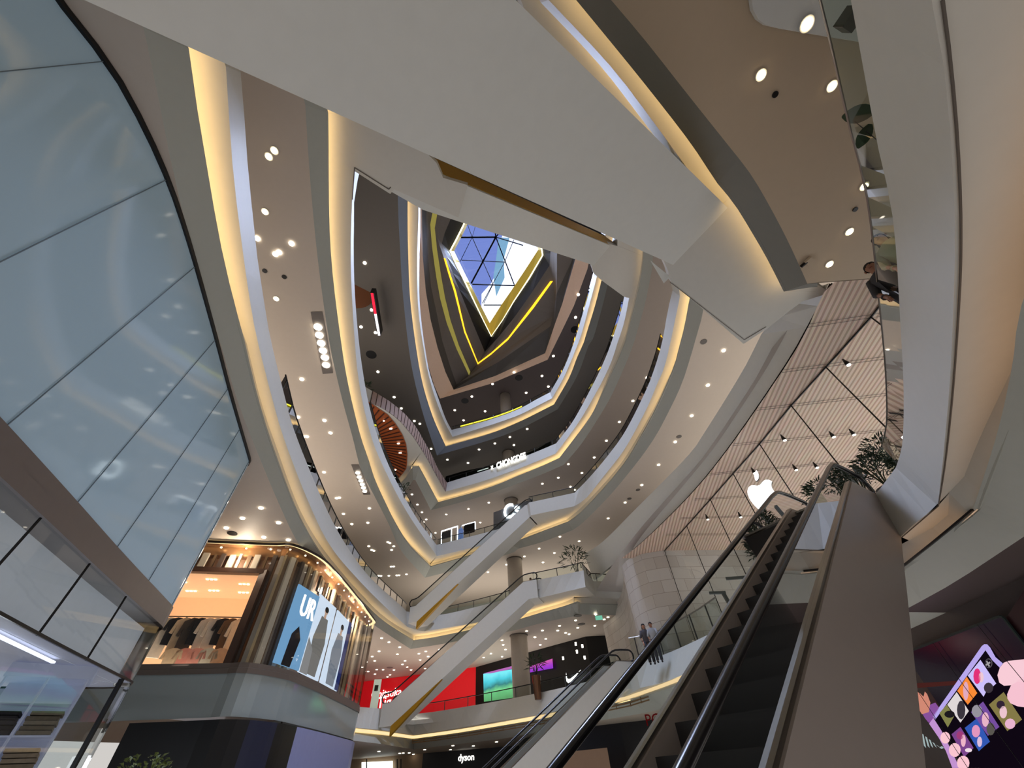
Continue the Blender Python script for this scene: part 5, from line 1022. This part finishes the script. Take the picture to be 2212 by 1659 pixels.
for i, (x, y, r_, h_, rr, lab) in enumerate([(1652, 1190, 11.2, .75, .35, 'bushy plant in a planter behind the foreground escalator'), (1925, 985, 12.6, 1.0, .55, 'bushy plant on the balcony by the slanted glass at right, the upper one'), (1893, 1022, 12.2, .8, .45, 'bushy plant on the balcony at right, just below the upper one'), (1782, 1068, 13.5, .8, .45, 'plant seen through the glass at the head of the foreground escalator')]):
    p = UR(x, y, r_); plant((p.x, p.y, p.z - .45 - h_ * .5), h_, rr, lab, n=420, leaf=.16, wide=.22, pot=(.28, .45), seed=10 + i)
p = U(1240, 1225, 10.3); plant((p.x + .2, p.y + .6, 9.0 + EYE), 2.0, .9, 'tall plant in a dark pot at the corner of the stepped balcony', n=120, leaf=.5, wide=.16, pot=(.35, .9), pm=DARK, seed=20)
p = UR(1160, 1478, 31.5); plant((p.x, p.y, 3.4 + EYE), 1.0, .5, 'palm in a tall bronze planter beside the round column', n=60, leaf=.5, wide=.15, pot=(.3, 1.25), pm=POTG, seed=21)
p = U(866, 1056, 16.4); plant((p.x, p.y + .4, 15.4 + EYE), .9, .6, 'small plant on the left fourth floor edge near the notch', n=60, leaf=.4, wide=.18, pot=(.3, .7), seed=22)
p = U(793, 826, 22.5); plant((p.x - .5, p.y + .5, 21.4 + EYE), .9, .6, 'small plant at the top of the slatted parapet', n=60, leaf=.4, wide=.18, pot=(.3, .6), seed=23)
# broad rubber leaves poking over the close balustrade
q = U(1868, 262, 4.5); e = empty('leaf_plant', (q.x + .15, q.y, 3.4 + EYE), 'plant with two broad dark leaves poking over the close glass balustrade', 'plant')
cN = Vector((q.x + .18, q.y - .02, 4.3 + EYE))
MB().tube([Vector((q.x + .25, q.y, 3.4 + EYE)), cN], .014, 6).build('stem', mat('stem_green', (60, 66, 40), .7), e)
def leafblade(a, b_, w, nm='leaf'):
    a = Vector(a); b_ = Vector(b_); d = b_ - a; n = len_ = 7; s = d.cross(ray(1868, 262)).normalized(); A = []; B = []
    for i in range(n): t = i / (n - 1); ww = w * math.sin(PI * min(1, t * .92 + .06)) ** .7; c = a + d * t; A.append(c + s * ww); B.append(c - s * ww)
    MB().grid([A, [(x + y) / 2 + Vector((0, 0, .006)) for x, y in zip(A, B)], B]).build(nm, LEAFB, e)
dq = lambda x, y: UR(x, y, math.hypot(q.x, q.y))
leafblade(dq(1890, 240), dq(1819, 252), .085); leafblade(dq(1880, 268), dq(1853, 321), .06); leafblade(dq(1895, 225), dq(1886, 190), .03)
MB().tube([dq(1846, 262), dq(1896, 304)], .004, 5).build('twig', BLACK, e)
for i, (x, y, lab) in enumerate([(1835, 42, 'dark spotlight box on the close balustrade at the top')]):
    p = U(x, y, 4.35); tag(MB().box(p, .12, .14, .12, .4).build('small_box', mat('olive_box', (66, 64, 52), .4)), lab, 'box')
SKIN = [mat('skin_a', (176, 128, 102), .5), mat('skin_b', (150, 104, 80), .5), mat('skin_c', (198, 152, 124), .5)]
def person(loc, face, h, lab, shirt, trouser, skin=0, hair=(24, 20, 20), bald=False, pose='stand', longhair=False, dress=False):
    k = h / 1.72; loc = Vector(loc); e = empty('person', loc, lab, 'person'); cs, sn = math.cos(face), math.sin(face)
    def P(x, y, z): return Vector((loc.x + (x * cs - y * sn) * k, loc.y + (x * sn + y * cs) * k, loc.z + z * k))   # x right, y forward
    J = {}; V_ = []; R_ = []; E_ = []
    def j(n, p, r): J[n] = len(V_); V_.append(P(*p)); R_.append(r * k)
    def b(a, c): E_.append((J[a], J[c]))
    j('pel', (0, 0, .95), .135); j('wai', (0, 0, 1.1), .12); j('che', (0, .01, 1.3), .15); j('nec', (0, .01, 1.46), .06); j('hd0', (0, .02, 1.54), .07); j('hd1', (0, .03, 1.62), .095); j('hd2', (0, .02, 1.68), .07)
    for a, c in (('pel', 'wai'), ('wai', 'che'), ('che', 'nec'), ('nec', 'hd0'), ('hd0', 'hd1'), ('hd1', 'hd2')): b(a, c)
    for s, t in ((-1, 'l'), (1, 'r')):
        fwd_ = .28 if pose == 'rail' else .05
        j(t + 'hip', (.09 * s, 0, .9), .09); j(t + 'kn', (.1 * s, .03, .5), .06); j(t + 'an', (.1 * s, -.01, .09), .042); j(t + 'toe', (.11 * s, .14, .04), .035)
        j(t + 'sh', (.18 * s, 0, 1.4), .06); j(t + 'el', (.25 * s, .02 + fwd_ * .3, 1.13), .045); j(t + 'wr', (.2 * s, .1 + fwd_, .98 if pose == 'rail' else .9), .032); j(t + 'pm', (.2 * s, .15 + fwd_, .96 if pose == 'rail' else .84), .03)
        for a, c in (('pel', 'hip'), ('hip', 'kn'), ('kn', 'an'), ('an', 'toe'), ('che', 'sh'), ('sh', 'el'), ('el', 'wr'), ('wr', 'pm')):
            b(a if a in ('pel', 'che') else t + a, t + c)
        for q_, (dx, L) in enumerate(((-.024, .06), (-.008, .07), (.008, .066), (.024, .052))):
            n_ = t + 'f%d' % q_; base = (.2 * s + dx, .16 + fwd_, .94 if pose == 'rail' else .81); j(n_, base, .009); j(n_ + 'b', (base[0], base[1] + .02, base[2] - L), .008); b(t + 'pm', n_); b(n_, n_ + 'b')
        j(t + 'th', (.2 * s - .035 * s, .18 + fwd_, (.95 if pose == 'rail' else .83)), .01); b(t + 'pm', t + 'th')
    me = bpy.data.meshes.new('body'); me.from_pydata([tuple(v) for v in V_], E_, []); o = bpy.data.objects.new('body', me); C.objects.link(o)
    md = o.modifiers.new('s', 'SKIN'); sv = me.skin_vertices[0].data
    for i, r in enumerate(R_): sv[i].radius = (r, r)
    sv[0].use_root = True; sd = o.modifiers.new('d', 'SUBSURF'); sd.levels = 1; sd.render_levels = 1
    dg = bpy.context.evaluated_depsgraph_get(); m2 = bpy.data.meshes.new_from_object(o.evaluated_get(dg)); bpy.data.objects.remove(o)
    o = bpy.data.objects.new('body', m2); C.objects.link(o); m2.materials.clear(); m2.materials.append(SKIN[skin]); o.parent = e; o.matrix_parent_inverse = Matrix.Translation(-loc)
    for p in m2.polygons: p.use_smooth = True
    cl = lambda nm, col: mat(nm + '_%d_%d_%d' % col, col, .8)
    def ell(c, rx, ry, rz, n=10, m=7, zmin=-1):
        rows = []
        for i in range(m + 1):
            v = -1 + 2 * i / m; v = max(v, zmin); r = math.sqrt(max(0, 1 - v * v)); rows.append([P(c[0] + rx * r * math.cos(2 * PI * a / n), c[1] + ry * r * math.sin(2 * PI * a / n), c[2] + rz * v) for a in range(n + 1)])
        return rows
    sh = MB()
    prof = [(.92, .17, .125), (1.05, .155, .12), (1.2, .175, .13), (1.34, .205, .13), (1.43, .17, .1), (1.475, .075, .07)]
    sh.grid([[P(rx * math.cos(2 * PI * a / 14), .01 + ry * math.sin(2 * PI * a / 14), z) for a in range(15)] for z, rx, ry in prof])
    for s in (-1, 1):
        fw = .28 if pose == 'rail' else .05
        sh.tube([P(.16 * s, 0, 1.41), P(.255 * s, .02 + fw * .3, 1.13), P(.215 * s, .08 + fw * .8, .98 if pose == 'rail' else .95)], [.075 * k, .062 * k, .05 * k], 9)
    sh.build('shirt', cl('shirt', shirt), e, True)
    tr = MB()
    if dress: tr.grid([[P(rx * math.cos(2 * PI * a / 14), ry * math.sin(2 * PI * a / 14), z) for a in range(15)] for z, rx, ry in ((.12, .3, .26), (.5, .24, .2), (.95, .17, .13))])
    else:
        for s in (-1, 1): tr.tube([P(.085 * s, 0, .97), P(.1 * s, .03, .5), P(.1 * s, 0, .1)], [.115 * k, .085 * k, .07 * k], 9)
        tr.grid([[P(.17 * math.cos(2 * PI * a / 12), .125 * math.sin(2 * PI * a / 12), z) for a in range(13)] for z in (.86, 1.0)])
    tr.build('trousers' if not dress else 'skirt', cl('cloth', trouser), e, True)
    for s in (-1, 1): MB().tube([P(.1 * s, -.05, .045), P(.105 * s, .08, .045), P(.11 * s, .19, .03)], [.045 * k, .047 * k, .03 * k], 8).build('shoe', cl('shoe', (30, 28, 30)), e, True)
    if not bald:
        hb = MB().grid(ell((0, -.012, 1.645), .098, .108, .1, zmin=-.1)); 
        if longhair: hb.grid(ell((0, -.06, 1.52), .1, .07, .2))
        hb.build('hair', cl('hair', hair), e, True)
    for s in (-1, 1):
        MB().grid(ell((.036 * s, .118, 1.62), .013, .008, .008, 8, 5)).build('eye', cl('eye', (24, 20, 20)), e, True); MB().grid(ell((.1 * s, .02, 1.61), .012, .02, .03, 8, 5)).build('ear', SKIN[skin], e, True)
    MB().grid(ell((0, .13, 1.592), .014, .02, .024, 8, 5)).build('nose', SKIN[skin], e, True); MB().grid(ell((0, .117, 1.555), .028, .008, .006, 8, 5)).build('mouth', cl('lip', (140, 76, 70)), e, True)
    return e
def placed(px, py, zhead): p = U(px, py, zhead); return p
h = U(1884, 575, 4.78); person((h.x + .05, h.y + .05, 3.4 + EYE), math.atan2(-h.y, -h.x) - PI / 2, 1.50, 'bearded head of a person leaning over the close balcony at right, the lower of two', (60, 58, 60), (50, 50, 56), skin=1, hair=(34, 22, 18))
h = U(1893, 522, 4.66); person((h.x + .12, h.y + .02, 3.4 + EYE), math.atan2(-h.y, -h.x) - PI / 2, 1.42, 'person in a pale cream gown at the close balcony at right, the upper of two', (206, 196, 160), (206, 196, 160), skin=2, hair=(40, 30, 26), longhair=True, dress=True)
h = UR(1766, 1090, 12.75); person((h.x, h.y, h.z - 1.68), math.atan2(-h.y, -h.x) - PI / 2, 1.74, 'man with very short hair in a dark jacket at the head of the foreground escalator', (58, 58, 60), (50, 50, 52), skin=0, hair=(70, 56, 50), pose='rail')
T2b = U(1395, 1424, 4.0)
p = UR(1394, 1372, 23.3); person((p.x, p.y, 3.4 + EYE), math.radians(170), 1.7, 'person in dark clothes walking by the glass balustrade near the stone wall', (70, 66, 70), (44, 44, 50), skin=0, longhair=True)
p = UR(1414, 1384, 23.0); person((p.x, p.y, 3.4 + EYE), math.radians(160), 1.66, 'person in a grey top with a dark bag near the stone wall balustrade', (150, 152, 156), (60, 62, 70), skin=1)
p = UR(1144, 1230, 32.4); person((p.x, p.y, 9.4 + EYE), math.radians(170), 1.68, 'person in a pale top at the head of the lower far escalator', (200, 196, 190), (60, 58, 60), skin=0)
p = UR(1160, 1078, 32.3); person((p.x, p.y, 15.4 + EYE), math.radians(180), 1.7, 'person in a blue top at the head of the upper far escalator', (52, 66, 120), (40, 42, 56), skin=0)
p = UR(859, 1272, 34.2); person((p.x - .6, p.y, 9.4 + EYE), math.radians(180), 1.72, 'person in black at the tip of the widest ring', (24, 22, 24), (24, 24, 28), skin=0)
# mannequin-like figure by the lit racks
p = onpath(*z4(1325, 1050), P4w); e = empty('dress_form', (p.x, p.y, 15.4 + EYE), 'shop dummy in a blue and white coat between the lit frames on the fourth floor', 'mannequin')
MB().tube([p + Vector((0, 0, -.9)), p + Vector((0, 0, -.2)), p + Vector((0, 0, .3)), p + Vector((0, 0, .5))], [.32, .26, .28, .1], 12).build('coat', mat('blue_white_coat', (120, 150, 210), .7, noise=.6, scale=4, emit=(120, 150, 220), es=.3), e, True)
MB().tube([p + Vector((0, 0, .52)), p + Vector((0, 0, .62)), p + Vector((0, 0, .8))], [.07, .12, .08], 10).build('head', mat('dummy_white', (230, 230, 235), .5), e, True)
# small tables of the phone shop corridor: angled beams seen through glass
BMX = mat('grey_beam', (92, 96, 92), .4)
for i, (a_, b_, r_) in enumerate((((1905, 945), (1935, 1005), 13.5), ((1940, 940), (1948, 975), 13.2), ((1848, 1010), (1878, 1065), 13), ((1815, 1085), (1848, 1040), 13.2), ((1532, 1281), (1568, 1280), 17), ((1562, 1281), (1580, 1312), 17), ((1568, 1250), (1610, 1247), 17), ((1925, 760), (1948, 800), 12), ((1925, 680), (1948, 705), 12), ((1922, 830), (1949, 868), 12))):
    A_ = UR(*a_, r_); B_ = UR(*b_, r_); tag(MB().bar(A_, B_, .12, .08).build('slanted_beam', BMX), 'short grey beam seen through the glass of the phone shop corridor', 'beam', 'grey beams behind the glass at right')
# ---------------------------------------------------------------- ground, light, sky
MB().quad((-40, -25, 0), (30, -25, 0), (30, 60, 0), (-40, 60, 0)).struct('floor', FLOORM)
def area(name, loc, size, e_, col, rot=(0, 0, 0), sy=None):
    l = bpy.data.lights.new(name, 'AREA'); l.size = size; l.energy = e_; l.color = col
    if sy: l.shape = 'RECTANGLE'; l.size_y = sy
    o = bpy.data.objects.new(name, l); o.location = loc; o.rotation_euler = rot; C.objects.link(o); return o
def lamp(name, loc, e_, col, r=.5):
    l = bpy.data.lights.new(name, 'POINT'); l.energy = e_; l.color = col; l.shadow_soft_size = r
    o = bpy.data.objects.new(name, l); o.location = loc; C.objects.link(o); return o
for k_, z_, en in ((1, 0, 700), (2, 3.4, 420), (3, 9.4, 420), (4, 15.4, 300), (5, 21.4, 130), (6, 27.4, 90)):  # added unseen area lights facing up, filling the ceilings
    zz = z_ + EYE + .05 if z_ else .05; up_ = (PI, 0, 0)
    if k_ == 1: area('floor_bounce_fill', (0, 14, zz), 16, 650, (1, .95, .9), up_, 34)
    else:
        area('floor_bounce_fill', (-15.5 if k_ > 2 else -16, 13 + (k_ == 2) * 14, zz), 7, en * 2.0, (1, .90, .82), up_, 22)
        area('floor_bounce_fill', (-1, 41, zz), 22, en * 1.6, (1, .95, .9), up_, 7)
        area('floor_bounce_fill', (15, 16, zz), 8, en * 1.7, (1, .95, .9) if k_ > 2 else (.95, .97, 1), up_, 24)
for q_, z_ in ((2.0, 7.4), (9.0, 7.4), (14.0, 7.2)):  # added point lights to brighten the bronze ribs
    pp_, nn__ = along(UP, 2.6 + q_); lamp('bronze_shop_fill', pp_ + nn__ * .3 + Vector((0, 0, z_ + EYE)), 170, (1, .84, .66), .2)
lamp('storefront_fill', (-11.5, 8.5, .6 + EYE), 40, (.88, .92, 1), .4)  # added point light brightening the space behind the storefront glass
area('skylight_lamp', (0, 20, 44.5 + EYE), 9, 6000, (.72, .80, 1.0)).data.spread = math.radians(95)
w = bpy.data.worlds.new('world'); bpy.context.scene.world = w; w.use_nodes = True; N = w.node_tree.nodes; L = w.node_tree.links
bg = N['Background']; tc = N.new('ShaderNodeTexCoord'); sx = N.new('ShaderNodeSeparateXYZ'); L.new(tc.outputs['Generated'], sx.inputs[0])
r = N.new('ShaderNodeValToRGB'); L.new(sx.outputs['Z'], r.inputs[0])
r.color_ramp.elements[0].position = 0; r.color_ramp.elements[0].color = (.33, .315, .30, 1); r.color_ramp.elements[1].position = .6; r.color_ramp.elements[1].color = (.13, .17, .38, 1)
x = r.color_ramp.elements.new(.4); x.color = (.34, .33, .32, 1)
no = N.new('ShaderNodeTexNoise'); no.inputs['Scale'].default_value = 5; no.inputs['Detail'].default_value = 5; L.new(tc.outputs['Generated'], no.inputs['Vector'])
rc = N.new('ShaderNodeMapRange'); rc.inputs[1].default_value = -.05; rc.inputs[2].default_value = .2; L.new(sx.outputs['X'], rc.inputs[0])
L.new(r.outputs[0], bg.inputs[0]); bg.inputs[1].default_value = 1.9
sc = bpy.context.scene; sc.cycles.use_denoising = True; sc.cycles.max_bounces = 6; sc.cycles.diffuse_bounces = 3; sc.cycles.glossy_bounces = 3; sc.cycles.use_adaptive_sampling = True; sc.cycles.adaptive_threshold = .1; sc.cycles.transparent_max_bounces = 16; sc.cycles.sample_clamp_indirect = 6
sc.view_settings.view_transform = 'Standard'; sc.view_settings.look = 'None'; sc.view_settings.exposure = 0
